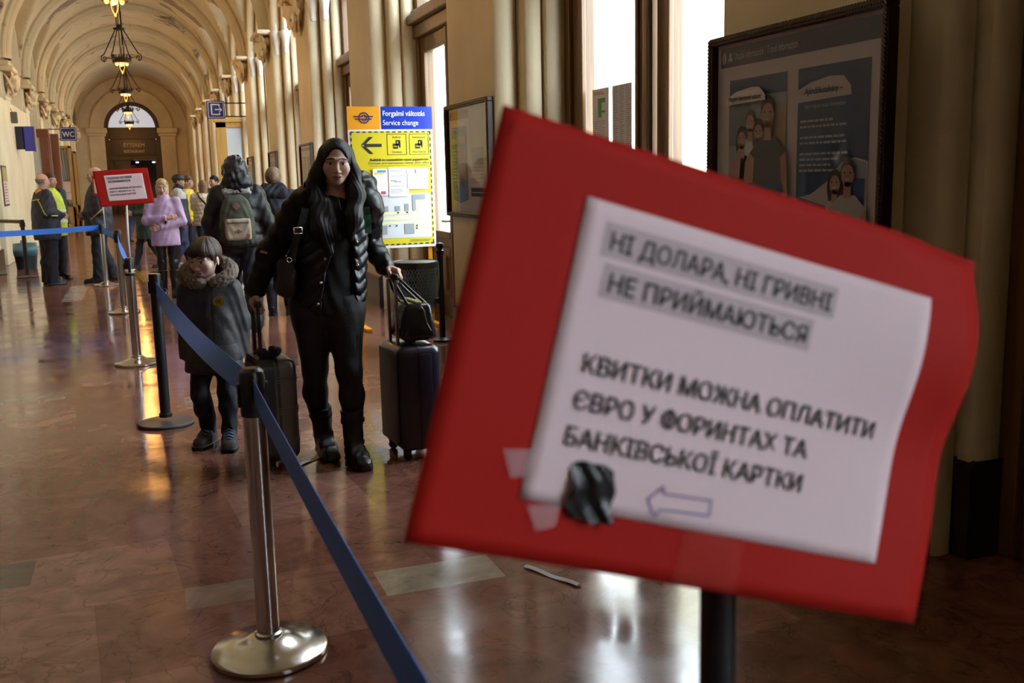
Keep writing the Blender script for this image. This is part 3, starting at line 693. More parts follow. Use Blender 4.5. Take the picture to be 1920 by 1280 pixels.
def notice(t, o, u, v, wave, near):
    B = Bent(o, u, v, wave); k = 1 if near else 3
    card = B.sheet('red_card', -.2208, .2, -.1458, .1475, 0, M_red, t)
    sh = B.sheet('white_sheet', -.1485, .150, -.105, .105, .0012*k, M_paper, card)
    grey = mat('grey highlight', (.52, .40, .42), .6)
    ink = M_ink
    rows = [(-.1247, .0735, .186), (-.1197, .0455, .166), (-.1253, -.0120, .2495), (-.1264, -.0375, .195), (-.1265, -.0628, .196)]
    for (x, y, w_), h0 in zip(rows[:2], (1, 1)):
        bm = nb(); n = 12
        for i in range(n):
            xa, xb = x-.006+(w_+.01)*i/n, x-.006+(w_+.01)*(i+1)/n
            quad(bm, B.p(xa, y-.005, .0016*k), B.p(xb, y-.005, .0016*k), B.p(xb, y+.019, .0016*k), B.p(xa, y+.019, .0016*k))
        fin('highlight', bm, grey, sh, angle='keep')
    for tx, (x, y, w_) in zip(SIGN, rows): B.text(tx, x, y, .0132, w_, sh, .0021*k, ink, .02)
    if near:
        P_ = [(-.0542, -.0893), (-.0435, -.0775), (-.0425, -.083), (-.0035, -.0815), (-.0029, -.0925), (-.0425, -.0945), (-.0455, -.1005)]
        bm = nb(); 
        for (xa, ya), (xb, yb) in zip(P_, P_[1:]+P_[:1]):
            d = Vector((xb-xa, yb-ya)); nn = Vector((-d.y, d.x)).normalized()*.0006
            quad(bm, B.p(xa-nn.x, ya-nn.y, .002), B.p(xb-nn.x, yb-nn.y, .002), B.p(xb+nn.x, yb+nn.y, .002), B.p(xa+nn.x, ya+nn.y, .002))
        fin('drawn_arrow', bm, mat('violet pen', (.13, .06, .30), .6), sh, angle='keep')
        bm = nb(); n = 16; r = random.Random(3); c = Vector((-.098, -.092)); G = []
        for j in range(n+1):
            row = []
            for i in range(n+1):
                a, b_ = i/n*2-1, j/n*2-1; x = c.x+.0172*a*(1-.10*b_*b_)+.0015*math.sin(b_*5)-.002*b_; y = c.y+.0205*b_*(1-.1*a*a)+.002*a*math.sin(a*4)
                z = .003+.0024*abs(math.sin(a*2.1+b_*1.3+.4))+.0013*math.sin(b_*3.3-a*1.7)+.0006*math.sin(a*7+b_*5)
                row.append(bm.verts.new(B.p(x, y, max(z, .0016))))
            G.append(row)
        for j in range(n):
            for i in range(n): bm.faces.new((G[j][i], G[j][i+1], G[j+1][i+1], G[j+1][i]))
        tp = fin('black_tape', bm, mat('black gaffer tape', (.012, .013, .014), .28), t, False, 'keep'); tp['label'] = 'crumpled patch of black tape'
        mo = tp.modifiers.new('thick', 'SOLIDIFY'); mo.thickness = .0012; mo.offset = -1
        cl = translucent('clear tape', (.80, .70, .72), .30)
        B.poly('clear_tape', [(-.1425, -.108), (-.118, -.104), (-.118, -.119), (-.131, -.124)], .0025, cl, t)
        B.poly('clear_tape', [(-.168, -.074), (-.146, -.070), (-.146, -.088), (-.158, -.092)], .0025, cl, t)
        B.poly('clear_tape', [(-.02, -.104), (.03, -.104), (.03, -.143), (-.02, -.143)], .0025, translucent('clear tape on card', (.6, .08, .06), .25), t)
    return B
t = thing('notice_stand', 'large red notice on a black pole in the right foreground, lettered in Ukrainian', 'notice', (0, 0, 0))
notice(t, (.3976, .6069, 1.3421), (.9562, -.0415, -.2898), (.2925, .097, .9513), 1, True)
b = nb(); tube(b, [(.404, .640, .012), (.404, .640, 1.30)], .0145, 16); fin('pole', b, M_blackmetal, t, True, 60)
b = nb(); lathe(b, [(0, 0), (.15, 0), (.155, .008), (.15, .018), (.03, .03), (0, .03)], 40, (.404, .640, 0)); fin('base', b, M_blackmetal, t, True, 40)
b = nb(); box(b, (.404, .624, 1.24), (.04, .02, .05), None, .004); fin('clip', b, M_black, t)
t = thing('notice_board', 'small red notice with white sheet on a white stick, in the distance', 'notice', (0, 0, 0))
notice(t, (-.088, 8.855, 1.477), (.346, .01, .018), (-.03, .02, .25), .7, False)
b = nb(); tube(b, [(-.088, 8.870, 1.50), (-.100, 8.872, 1.1), (-.102, 8.873, .905)], .0105, 10); fin('stick', b, mat('white plastic stick', (.75, .72, .68), .4), t, True)
t = thing('notice_board', 'red notice seen edge-on on a white stick before the right-hand guard', 'notice', (0, 0, 0))
B = Bent((-.53, 16.0, 1.475), (-.13, .30, .02), (0, .0, 1), .4); c_ = B.sheet('red_card', -.21, .21, -.147, .147, 0, M_red, t); B.sheet('white_sheet', -.16, .15, -.105, .105, -.004, M_paper, c_)
for i, (tx, y) in enumerate(zip(SIGN, (.07, .045, -.012, -.037, -.062))):
    pass
b = nb(); tube(b, [(-.50, 16.06, 1.55), (-.49, 16.12, .86)], .0105, 10); fin('stick', b, mat('white plastic stick', (.75, .72, .68), .4), t, True)

# ------------------------------------------------------------------ service change board
M_yel = mat('signal yellow', (.70, .58, .02), .4); M_org = mat('traffic orange', (.85, .36, .01), .4)
t = thing('information_board', 'yellow and blue Service change board on orange legs behind the woman', 'information board', (0, 0, 0))
bx0, bz0, bw, bh = 1.975, .805, .857, 1.395
b = nb(); boxb(b, bx0, bx0+bw, 9.87, 9.895, bz0, bz0+bh, .002); fin('panel', b, M_signwhite, t)
b = nb()
for x in (bx0+.07, bx0+bw-.055): boxb(b, x-.02, x+.02, 9.9, 9.93, 0.02, 2.1); boxb(b, x-.03, x+.03, 9.62, 10.2, 0, .035, .004)
fin('stand_leg', b, M_org, t)
pn = Panel((bx0, 9.87, bz0), (1, 0, 0), (0, 0, 1), t, .0025)
pn.rects('orange_field', [(0, 1.175, .325, .22)], M_org); pn.rects('blue_field', [(.335, 1.175, .522, .22)], mat('strong blue', (.005, .035, .42), .3))
pn.text('Forgalmi változás', .352, 1.305, .052, M_signwhite, 2, .43, .02); pn.text('Service change', .352, 1.215, .052, M_signwhite, 2, .36)
lg = mat('dark violet blue', (.03, .02, .12), .4)
ring = lambda cx, cy, r0, r1, a0, a1, n=28: [[(cx+r*math.cos(a), cy+r*math.sin(a)) for r, a in ((r0, a0+(a1-a0)*i/n), (r1, a0+(a1-a0)*i/n), (r1, a0+(a1-a0)*(i+1)/n), (r0, a0+(a1-a0)*(i+1)/n))] for i in range(n)]
pn.poly('emblem', ring(.163, 1.285, .043, .055, 0, 2*PI)+ring(.163, 1.285, .022, .032, -2.3, 2.3), lg, 2)
pn.rects('emblem', [(.065, 1.292, .09, .011), (.075, 1.268, .09, .011), (.165, 1.292, .09, .011), (.165, 1.268, .075, .011)], lg, 3)
pn.rects('yellow_field', [(.022, .03, .813, 1.125)], M_yel)
rs = []
for i in range(14): rs += [(.022+i*.06, 1.143, .034, .012), (.022+i*.06, .03, .034, .012)]
for i in range(19): rs += [(.022, .04+i*.06, .012, .034), (.823, .04+i*.06, .012, .034)]
pn.rects('dashed_border', rs, M_ink, 2)
ax, ay = .12, 1.02
pn.poly('arrow', [[(ax, ay), (ax+.085, ay+.082), (ax+.125, ay+.082), (ax+.055, ay+.018)], [(ax, ay), (ax+.055, ay-.018), (ax+.125, ay-.082), (ax+.085, ay-.082)], [(ax+.035, ay-.015), (ax+.21, ay-.015), (ax+.21, ay+.015), (ax+.035, ay+.015)]], M_ink, 2)
for x, a, c in ((.385, 'Belföldi', 'Domestic'), (.612, 'Nemzetközi', 'International')):
    pn.frame('ticket_frame', x, .925, .20, .205, .005, M_ink, 2)
    pn.text(a, x+.10, 1.088, .020, M_ink, 2, None, 0, 'CENTER'); pn.text(c, x+.10, .945, .020, M_ink, 2, None, 0, 'CENTER')
    pn.rects('ticket_icon', [(x+.06, .985, .05, .05), (x+.09, 1.015, .045, .055), (x+.122, .995, .014, .05)], M_ink, 2); pn.rects('ticket_icon', [(x+.066, 1.005, .036, .006), (x+.10, 1.035, .01, .018)], M_yel, 3)
pn.text('Belföldi és nemzetközi vasúti jegypénztár', .81, .868, .024, M_ink, 2, .60, .015, 'RIGHT'); pn.text('Domestic and international railway ticket office', .81, .835, .024, M_ink, 2, .62, 0, 'RIGHT')
pn.rects('small_print', [(.2, .818, .61, .003), (.58, .075, .22, .004), (.58, .06, .2, .004)], M_ink, 2)
pg = mat('pale grey map', (.62, .64, .66), .4); mg = mat('mid grey map', (.28, .31, .33), .4); py = mat('pale yellow map', (.78, .75, .42), .4)
pn.rects('site_map', [(.10, .10, .712, .445)], pg, 2); pn.rects('site_map', [(.11, .335, .69, .025), (.11, .28, .69, .03), (.11, .24, .69, .02), (.67, .36, .135, .10), (.60, .17, .2, .06)], py, 3)
pn.rects('site_map', [(.44, .37, .05, .05), (.54, .37, .04, .07), (.62, .37, .035, .16), (.655, .48, .10, .05), (.28, .37, .09, .05), (.53, .14, .10, .10), (.30, .14, .05, .09)], mg, 4)
pn.rects('map_symbol', [(x, y, .016, .016) for x, y in ((.46, .345), (.555, .345), (.27, .40), (.30, .40), (.37, .215), (.44, .215), (.65, .21), (.65, .185))], M_ink, 5)
b = nb(); R_ = Matrix.Rotation(0, 3, 'Z')
for i, (x, y, w_, h, nm, lab) in enumerate(((.385, .515, .20, .285, 'taped_paper', 'printed paper taped to the middle of the yellow board'), (.225, .53, .15, .26, 'taped_paper', 'paper with blue and yellow flag colours taped to the yellow board, half behind the hood'), (.575, .585, .215, .205, 'taped_paper', 'blank paper with a folded corner taped at the right of the yellow board'))):
    b = nb(); boxb(b, bx0+x, bx0+x+w_, 9.8555-.002*i, 9.8585-.002*i, bz0+y, bz0+y+h); o = tag(fin(nm, b, mat('bright paper', (.84, .83, .87), .6)), lab, 'paper', 'papers taped to the yellow board')
    q = Panel((bx0, 9.8555-.002*i, bz0), (1, 0, 0), (0, 0, 1), o, .0012)
    if i == 0: q.textlines(.40, .765, .15, 4, .05, .005, mat('grey ink', (.3, .3, .33), .6)); q.textlines(.40, .585, .16, 4, .012, .005, mat('grey ink', (.3, .3, .33), .6)); q.rects('coloured_line', [(.405, .67, .06, .005)], mat('green ink', (.1, .4, .15), .6)); q.rects('coloured_line', [(.44, .655, .07, .005)], mat('red ink', (.6, .06, .1), .6))
    if i == 1: q.rects('flag', [(.27, .755, .09, .022)], mat('flag blue', (.05, .35, .75), .5)); q.rects('flag', [(.24, .735, .10, .02)], mat('flag yellow', (.8, .68, .1), .5)); q.rects('red_spot', [(.30, .54, .05, .03)], mat('red ink', (.6, .06, .1), .6))
    if i == 2: 
        b = nb(); quad(b, q.p(.67, .735, 3), q.p(.795, .73, 3), q.p(.795, .79, 3), q.p(.655, .79, 16)); fin('folded_corner', b, mat('bright paper', (.84, .83, .87), .6), o)

# ------------------------------------------------------------------ mesh bin on a pole
t = thing('litter_bin', 'blue mesh litter bin hung on a black pole with ball top below the yellow board', 'litter bin', (2.55, 8.78, 0))
b = nb(); lathe(b, [(.0, 0), (.09, 0), (.09, .02), (.03, .04), (.028, .05), (.028, .80), (.036, .81), (.036, .84), (.02, .85), (.03, .865), (.038, .885), (.03, .905), (.0, .915)], 20); fin('pole', b, M_blackmetal, t, True, 45)
b = nb(); cx, r0, r1, z0, z1 = -.245, .205, .16, .33, .75
for s in (1, -1):
    for i in range(44):
        pts = []
        for j in range(7):
            u = j/6; a = 2*PI*i/44+s*u*.9; r = r1+(r0-r1)*u; pts.append((cx+r*math.cos(a), r*math.sin(a), z0+(z1-.03-z0)*u))
        tube(b, pts, .0032, 4, False)
fin('basket', b, mat('blue grey metal', (.16, .30, .40), .4, .1), t)
b = nb(); lathe(b, [(r0-.004, z1-.05), (r0+.008, z1-.05), (r0+.012, z1), (r0, z1+.006), (r0-.006, z1)], 36, (cx, 0, 0)); fin('rim', b, M_blackmetal, t, True, 40); b = nb(); lathe(b, [(.0, z0), (r1, z0), (r1, z0+.01), (0, z0+.01)], 30, (cx, 0, 0)); fin('bin_floor', b, M_blackmetal, t, True, 40)
for z in (.65, .38): b = nb(); boxb(b, -.07 if z > .5 else -.1, -.02, -.02, .02, z-.025, z+.025); fin('bracket', b, M_blackmetal, t)
b = nb(); rings = lathe(b, [(r0+.016, z1+.004), (r0+.018, z1-.10), (r0+.022, z1-.22), (r1+.045, z0+.09), (r1+.015, z0-.03), (.10, z0-.10)], 30, (cx, 0, 0), -1.75, 1.2)
for R in rings:
    for i, v in enumerate(R): v.co += Vector((math.sin(i*2.1+v.co.z*20)*.006, math.cos(i*1.7)*.006, 0))
fin('bin_bag', b, translucent('clear blue bag', (.22, .36, .44), .42, .18), t, True)
b = nb(); lathe(b, [(r0-.02, z1-.02), (r1-.02, z0+.02), (.0, z0+.02)], 30, (cx, 0, 0)); fin('bin_liner', b, translucent('blue liner', (.04, .09, .13), .75), t, True)
t = thing('litter_bin', 'dark round bin lined with a blue bag at the left edge', 'litter bin', (-2.02, 20.4, 0))
b = nb(); lathe(b, [(0, 0), (.17, 0), (.20, .3), (.2, .34), (0, .34)], 24); fin('bin_body', b, mat('dark slate', (.015, .025, .035), .4), t, True, 40)
b = nb(); lathe(b, [(.203, .24), (.21, .34), (.20, .47), (.185, .45), (.0, .36)], 24); fin('bin_bag', b, translucent('blue bag', (.10, .26, .38), .75, .3), t, True)

# ------------------------------------------------------------------ framed posters on the piers
M_frame = mat('dark bronze frame', (.045, .026, .016), .4, .3); M_pb = mat('poster navy', (.03, .035, .08), .4); M_pp = mat('poster paper', (.62, .55, .56), .45)
M_pblue = mat('poster blue', (.02, .06, .15), .35); M_ptxt = mat('pale print', (.55, .56, .60), .5)
def poster(yf, yn, z0, z1, label, full, cat='poster'):
    t = thing('framed_poster', label, cat, (0, 0, 0), 0, 'framed posters on the piers'); w_ = yf-yn; h = z1-z0; fx = .034
    b = nb(); xf = 2.575-.055
    for y0, y1, a, c in ((yn, yf, z0, z0+fx), (yn, yf, z1-fx, z1), (yn, yn+fx, z0+fx, z1-fx), (yf-fx, yf, z0+fx, z1-fx)): boxb(b, xf, 2.574, y0, y1, a, c, .006)
    fr = fin('frame', b, M_frame, t)
    if full > 0:        # twisted rope moulding
        b = nb()
        L_ = [((xf, yn+.012, z0+.012), (xf, yf-.012, z0+.012)), ((xf, yn+.012, z1-.012), (xf, yf-.012, z1-.012)), ((xf, yn+.012, z0+.012), (xf, yn+.012, z1-.012)), ((xf, yf-.012, z0+.012), (xf, yf-.012, z1-.012))]
        for p, q in L_:
            p, q = Vector(p), Vector(q); n = int((q-p).length/.016); d = (q-p).normalized(); s = d.cross(Vector((1, 0, 0)))
            for i in range(n):
                c = p+(q-p)*((i+.5)/n); tube(b, [c-d*.010-s*.008, c+d*.010+s*.008], .0065, 5)
        fin('rope_moulding', b, M_frame, fr)
    b = nb(); boxb(b, 2.555, 2.574, yn+.01, yf-.01, z0+.01, z1-.01); fin('backing', b, M_pp, t)
    pn = Panel((2.555, yf, z0), (0, -1, 0), (0, 0, 1), t, .0012)
    b = nb(); quad(b, (2.538, yf-fx, z0+fx), (2.538, yn+fx, z0+fx), (2.538, yn+fx, z1-fx), (2.538, yf-fx, z1-fx)); fin('glass', b, M_pglass, t)
    return t, pn, w_, h
skin_p = mat('printed skin', (.50, .30, .22), .5); hair_p = mat('printed dark hair', (.05, .03, .025), .5)
def ell(cx, cy, rx, ry, n=20): return [(cx+rx*math.cos(2*PI*i/n), cy+ry*math.sin(2*PI*i/n)) for i in range(n)]
def printed_person(pn, cx, cy, s, shirt, hair_m, lay=3, female=False):
    if female: pn.poly('printed_hair', [ell(cx, cy-.02*s, .052*s, .075*s)], hair_m, lay)
    pn.poly('printed_body', [[(cx-.09*s, cy-.32*s), (cx+.09*s, cy-.32*s), (cx+.095*s, cy-.12*s), (cx+.04*s, cy-.075*s), (cx-.04*s, cy-.075*s), (cx-.095*s, cy-.12*s)]], shirt, lay+1)
    pn.poly('printed_arm', [[(cx+.07*s, cy-.14*s), (cx+.10*s, cy-.12*s), (cx+.115*s, cy-.3*s), (cx+.085*s, cy-.3*s)], [(cx-.07*s, cy-.14*s), (cx-.10*s, cy-.12*s), (cx-.115*s, cy-.3*s), (cx-.085*s, cy-.3*s)]], skin_p, lay+2)
    pn.poly('printed_face', [ell(cx, cy, .034*s, .047*s), [(cx-.016*s, cy-.03*s), (cx+.016*s, cy-.03*s), (cx+.02*s, cy-.085*s), (cx-.02*s, cy-.085*s)]], skin_p, lay+2)
    pn.poly('printed_hair', [[(cx+.038*s*math.cos(a), cy+.056*s*math.sin(a)) for a in np.linspace(0, PI, 12)]+[(cx+.031*s*math.cos(a), cy+.030*s*math.sin(a)) for a in np.linspace(PI, 0, 10)]], hair_m, lay+3)
    pn.rects('printed_eye', [(cx-.02*s, cy, .010*s, .005*s), (cx+.010*s, cy, .010*s, .005*s)], M_ink, lay+4); pn.rects('printed_smile', [(cx-.012*s, cy-.024*s, .024*s, .006*s)], M_ptxt, lay+4)
def big_poster(yf, yn, label):
    t, pn, w_, h = poster(yf, yn, 1.17, 2.095, label, 1)
    pn.rects('header_band', [(.06, .79, w_-.115, .085)], M_pb)
    pn.poly('info_symbol', [ell(.088, .832, .017, .026)], M_ptxt, 2); pn.rects('info_symbol', [(.0855, .815, .005, .025), (.0855, .844, .005, .007)], M_pb, 3); pn.rects('info_symbol', [(.12, .815, .035, .014), (.128, .83, .02, .02)], M_ptxt, 2)
    pn.text('Utazási információk / Travel information', .17, .818, .034, M_ptxt, 2, .46)
    # left leaflet: friends
    x0, y0, ww, hh = .135, .12, .43, .61
    pn.rects('leaflet', [(x0, y0, ww, hh)], M_pblue); pn.rects('printed_scene', [(x0, y0+.13, ww, .40)], mat('pale print scene', (.33, .36, .38), .5), 2)
    pn.rects('printed_scene', [(x0, y0+.32, .17, .2)], mat('dull green print', (.17, .22, .21), .5), 3); pn.rects('printed_scene', [(x0+.34, y0+.26, .09, .22)], mat('tan print', (.42, .31, .22), .5), 3)
    pk = mat('pink print', (.55, .22, .26), .5); dk = mat('charcoal print', (.07, .07, .08), .5); wh = mat('white print', (.62, .62, .64), .5)
    printed_person(pn, x0+.11, y0+.35, 1.0, pk, hair_p, 4, True); printed_person(pn, x0+.175, y0+.42, 1.0, wh, hair_p, 4); printed_person(pn, x0+.245, y0+.375, 1.0, pk, hair_p, 8, True); printed_person(pn, x0+.315, y0+.45, 1.35, dk, hair_p, 10)
    pn.rects('leaflet_foot', [(x0, y0, ww, .155)], M_pblue, 18); pn.textlines(x0+.02, y0+.13, .33, 3, .028, .010, M_ptxt, 19); pn.textlines(x0+.02, y0+.05, .35, 2, .025, .006, M_ptxt, 19)
    cap = [(x0, y0+.50), (x0, y0+.525), (x0+.08, y0+.555), (x0+.2, y0+.567), (x0+.26, y0+.562), (x0+.30, y0+.53), (x0+.305, y0+.505)]
    pn.poly('caption', [cap], M_pp, 18); pn.text('Megéri bérlettel utazni', x0+.022, y0+.515, .022, M_pb, 19, .25, .012, slant=.2)
    # right leaflet: gift voucher
    x0, y0, ww, hh = .64, .12, .435, .61
    pn.rects('leaflet', [(x0, y0, ww, hh)], M_pblue)
    cap = [(x0, y0+.475), (x0, y0+.525), (x0+.08, y0+.55), (x0+.2, y0+.565), (x0+.28, y0+.56), (x0+.325, y0+.52), (x0+.33, y0+.485)]
    pn.poly('caption', [cap], M_pp, 2); pn.text('Ajándékutalvány –', x0+.045, y0+.505, .026, M_pb, 3, .235, .014, slant=.2)
    pn.text('mert meg az utazás is ajándék'[:0] or 'lepje meg az utazás élményével', x0+.045, y0+.45, .017, M_ptxt, 2, .25, 0, slant=.2)
    for yy, n in ((.395, 2), (.33, 2), (.265, 4)): pn.textlines(x0+.02, y0+yy, .30, n, .022, .009, M_ptxt, 2)
    pn.poly('printed_scene', [[(x0, y0+.09), (x0+.10, y0+.11), (x0+.2, y0+.16), (x0+.29, y0+.235), (x0+.36, y0+.25), (x0+ww, y0+.235), (x0+ww, y0), (x0, y0)]], M_pp, 2)
    pn.poly('printed_scene', [[(x0+.21, y0+.03), (x0+.21, y0+.165), (x0+.29, y0+.228), (x0+.36, y0+.243), (x0+ww-.01, y0+.228), (x0+ww-.01, y0+.03)]], mat('train seat print', (.30, .33, .40), .5), 3); pn.rects('printed_scene', [(x0+.36, y0+.05, .06, .12)], mat('seat blue print', (.03, .07, .25), .5), 4)
    printed_person(pn, x0+.255, y0+.155, .95, wh, hair_p, 5, True); printed_person(pn, x0+.335, y0+.19, 1.1, mat('light grey print', (.5, .5, .5), .5), hair_p, 8)
    pn.rects('leaflet_foot', [(x0, y0, ww, .008)], M_pblue, 18); pn.rects('leaflet_foot', [(x0, y0-.06, ww, .06)], M_pp, 18)
    pn.poly('voucher', [[(x0+.03, y0+.03), (x0+.215, y0-.005), (x0+.225, y0+.065), (x0+.04, y0+.10)]], mat('white print', (.62, .62, .64), .5), 20); pn.poly('voucher', [[(x0+.037, y0+.08), (x0+.222, y0+.045), (x0+.225, y0+.065), (x0+.04, y0+.10)]], M_pblue, 21)
    pn.rects('voucher', [(x0+.05+i*.055, y0+.032-i*.01, .042, .034) for i in range(3)], hair_p, 21)
    pn.textlines(.09, .085, .95, 2, .025, .007, mat('grey print', (.3, .29, .31), .5), 2)
    return t
big_poster(4.135, 2.945, 'large framed travel information poster on the near pier behind the red notice')
t, pn, w_, h = poster(8.41, 7.275, 1.17, 2.095, 'framed poster on the pier just right of the Service change board', 1)
pn.rects('header_band', [(.06, .80, w_-.12, .07)], mat('brown print', (.16, .10, .08), .5)); pn.rects('leaflet', [(.10, .14, .42, .60)], M_pblue); pn.poly('caption', [[(.10, .60), (.10, .64), (.3, .665), (.47, .66), (.48, .60)]], mat('tan print', (.42, .31, .22), .5), 2)
pn.rects('printed_scene', [(.22, .25, .13, .33), (.36, .3, .12, .25)], mat('orange brown print', (.32, .15, .07), .5), 2); pn.textlines(.12, .55, .15, 10, .028, .008, M_ptxt, 3); pn.poly('leaflet_foot', [[(.10, .14), (.3, .11), (.52, .14)]], M_pblue)
pn.rects('second_sheet', [(.58, .45, .46, .43)], mat('grey paper', (.50, .48, .47), .5), 2); pn.rects('second_sheet', [(.64, .42, .30, .14)], mat('mid grey print', (.30, .31, .31), .5), 3); pn.rects('small_chart', [(.6, .17, .4, .07)], M_ink, 2); pn.rects('small_chart', [(.62, .20, .36, .006)], M_ptxt, 3); pn.textlines(.6, .40, .36, 5, .03, .008, mat('grey print', (.3, .29, .31), .5))
for i, lab in enumerate(('framed notice on the third pier, just left of the woman', 'framed notice on the pier above the fair haired person in navy', 'narrow looking framed notice beside the hooded backpacker')):
    y1 = 15.55+4.15*i
    t, pn, w_, h = poster(y1+1.15, y1+.02, 1.17, 2.07, lab, 0)
    pn.rects('header_band', [(.06, .79, w_-.12, .05)], mat('brown print', (.16, .10, .08), .5)); pn.rects('leaflet', [(.12, .2, .4, .5), (.6, .2, .4, .5)], mat('brown grey print', (.28, .22, .19), .5)); pn.textlines(.14, .65, .35, 8, .05, .012, M_ptxt)

# papers on the glass, signs, left wall things
for (ya, yb, za, zb), lab, gr in (((6.655, 6.39, 1.672, 2.09), 'printed sheet with a green block taped inside the near window, left of two', 1), ((6.335, 6.045, 1.60, 2.09), 'timetable sheet in three columns taped inside the near window, right of two', 0)):
    b = nb(); boxb(b, 3.108, 3.110, yb, ya, za, zb); o = tag(fin('window_paper', b, mat('thin paper', (.78, .80, .92), .6)), lab, 'paper', 'papers on the window glass')
    o.data.materials[0].node_tree.nodes['Principled BSDF'].inputs['Transmission Weight'].default_value = 0
    pn = Panel((3.108, ya, za), (0, -1, 0), (0, 0, 1), o, .001); gi = mat('faint ink', (.35, .36, .45), .6)
    if gr: pn.rects('green_block', [(.09, .22, .06, .13), (.15, .32, .06, .03), (.15, .25, .06, .015)], mat('green print', (.10, .42, .14), .5)); pn.textlines(.03, .39, .2, 2, .012, .006, mat('red print', (.6, .1, .12), .5)); pn.textlines(.03, .19, .2, 12, .015, .004, gi)
    else:
        for x in (.02, .115, .21): pn.textlines(x, .47, .075, 34, .0135, .005, gi)
def hanging_sign(name, label, x0, x1, Y, z0, z1, wallx):
    t = thing(name, label, 'sign', (0, 0, 0))
    b = nb(); boxb(b, x0, x1, Y, Y+.05, z0, z1, .02); fin('plate', b, M_signblue, t)
    pn = Panel((x0, Y, z0), (1, 0, 0), (0, 0, 1), t, .004); w_, h = x1-x0, z1-z0
    pn.frame('white_border', .025, .025, w_-.05, h-.05, .012, M_signwhite)
    b = nb(); xs = x1 if wallx > x1 else x0
    for z in (z0+.05, z1-.05): tube(b, [(xs, Y+.025, z), (wallx, Y+.025, z)], .013, 8)
    fin('bracket', b, M_iron, t)
    return pn, w_, h
pn, w_, h = hanging_sign('toilet_sign', 'blue WC sign on a bracket on the left wall', -1.90, -1.47, 31, 2.74, 3.11, -2.95)
pn.text('WC', w_/2, h/2-.075, .15, M_signwhite, 1, .31, .02, 'CENTER')
pn, w_, h = hanging_sign('exit_sign', 'blue exit sign with a white arrow leaving a square, on the right', 1.685, 2.095, 25, 2.985, 3.395, 2.575)
T_ = .03
pn.rects('exit_symbol', [(.09, .08, T_, .25), (.09, .08, .20, T_), (.09, .308, .20, T_), (.27, .08, T_, .05), (.27, .28, T_, .05), (.18, .194, .14, T_)], M_signwhite)
pn.poly('exit_symbol', [[(.35, .205), (.29, .265), (.262, .265), (.32, .205)], [(.35, .205), (.32, .205), (.262, .145), (.29, .145)]], M_signwhite, 2)
t = thing('display_monitor', 'blue double display cabinet on the left wall above the guards', 'monitor', (0, 0, 0))
b = nb(); box(b, (-2.16, 25.0, 2.55), (.22, .10, .54), Matrix.Rotation(math.radians(8), 3, 'Z'), .01); fin('blue_screen', b, mat('screen blue', (.035, .035, .26), .3, emit=(.03, .03, .3), es=.12), t)
b = nb(); box(b, (-2.37, 25.02, 2.57), (.19, .12, .50), Matrix.Rotation(math.radians(-10), 3, 'Z'), .01); fin('dark_screen', b, mat('screen dark blue', (.012, .014, .05), .25), t)
b = nb(); boxb(b, -2.07, -2.04, 24.95, 25.3, 2.26, 2.80, .005); boxb(b, -2.45, -2.1, 25.06, 25.12, 2.4, 2.7); fin('housing', b, mat('grey housing', (.16, .14, .14), .5), t)
b = nb(); boxb(b, -2.437, -2.31, 24.40, 24.52, 2.86, 3.10, .01); tube(b, [(-2.40, 24.46, 3.10), (-2.449, 24.46, 3.2)], .008, 6); tag(fin('wall_lantern', b, mat('dull grey metal', (.13, .125, .11), .5)), 'small grey box lamp on the left pier above the blue display', 'lamp')
b = nb(); boxb(b, XLW, XL+.012, 21.5, 27.99, 0, 3.3, .02); struct(fin('trim_140', b, M_wall_l))
t = thing('framed_notice', 'framed notice with gold heading at the left edge of the picture', 'poster', (0, 0, 0))
b = nb(); boxb(b, -2.437, -2.42, 21.72, 22.5, 1.13, 1.92, .008); fin('frame', b, M_frame, t)
pn = Panel((-2.42, 21.72, 1.13), (0, 1, 0), (0, 0, 1), t, .003); pn.rects('heading', [(.05, .48, .68, .27)], mat('old gold', (.42, .30, .06), .4)); pn.rects('sheet', [(.05, .04, .68, .44)], M_paper); pn.text('1', .58, .54, .14, M_signwhite, 2); pn.textlines(.1, .42, .55, 7, .055, .015, M_ink, 2)
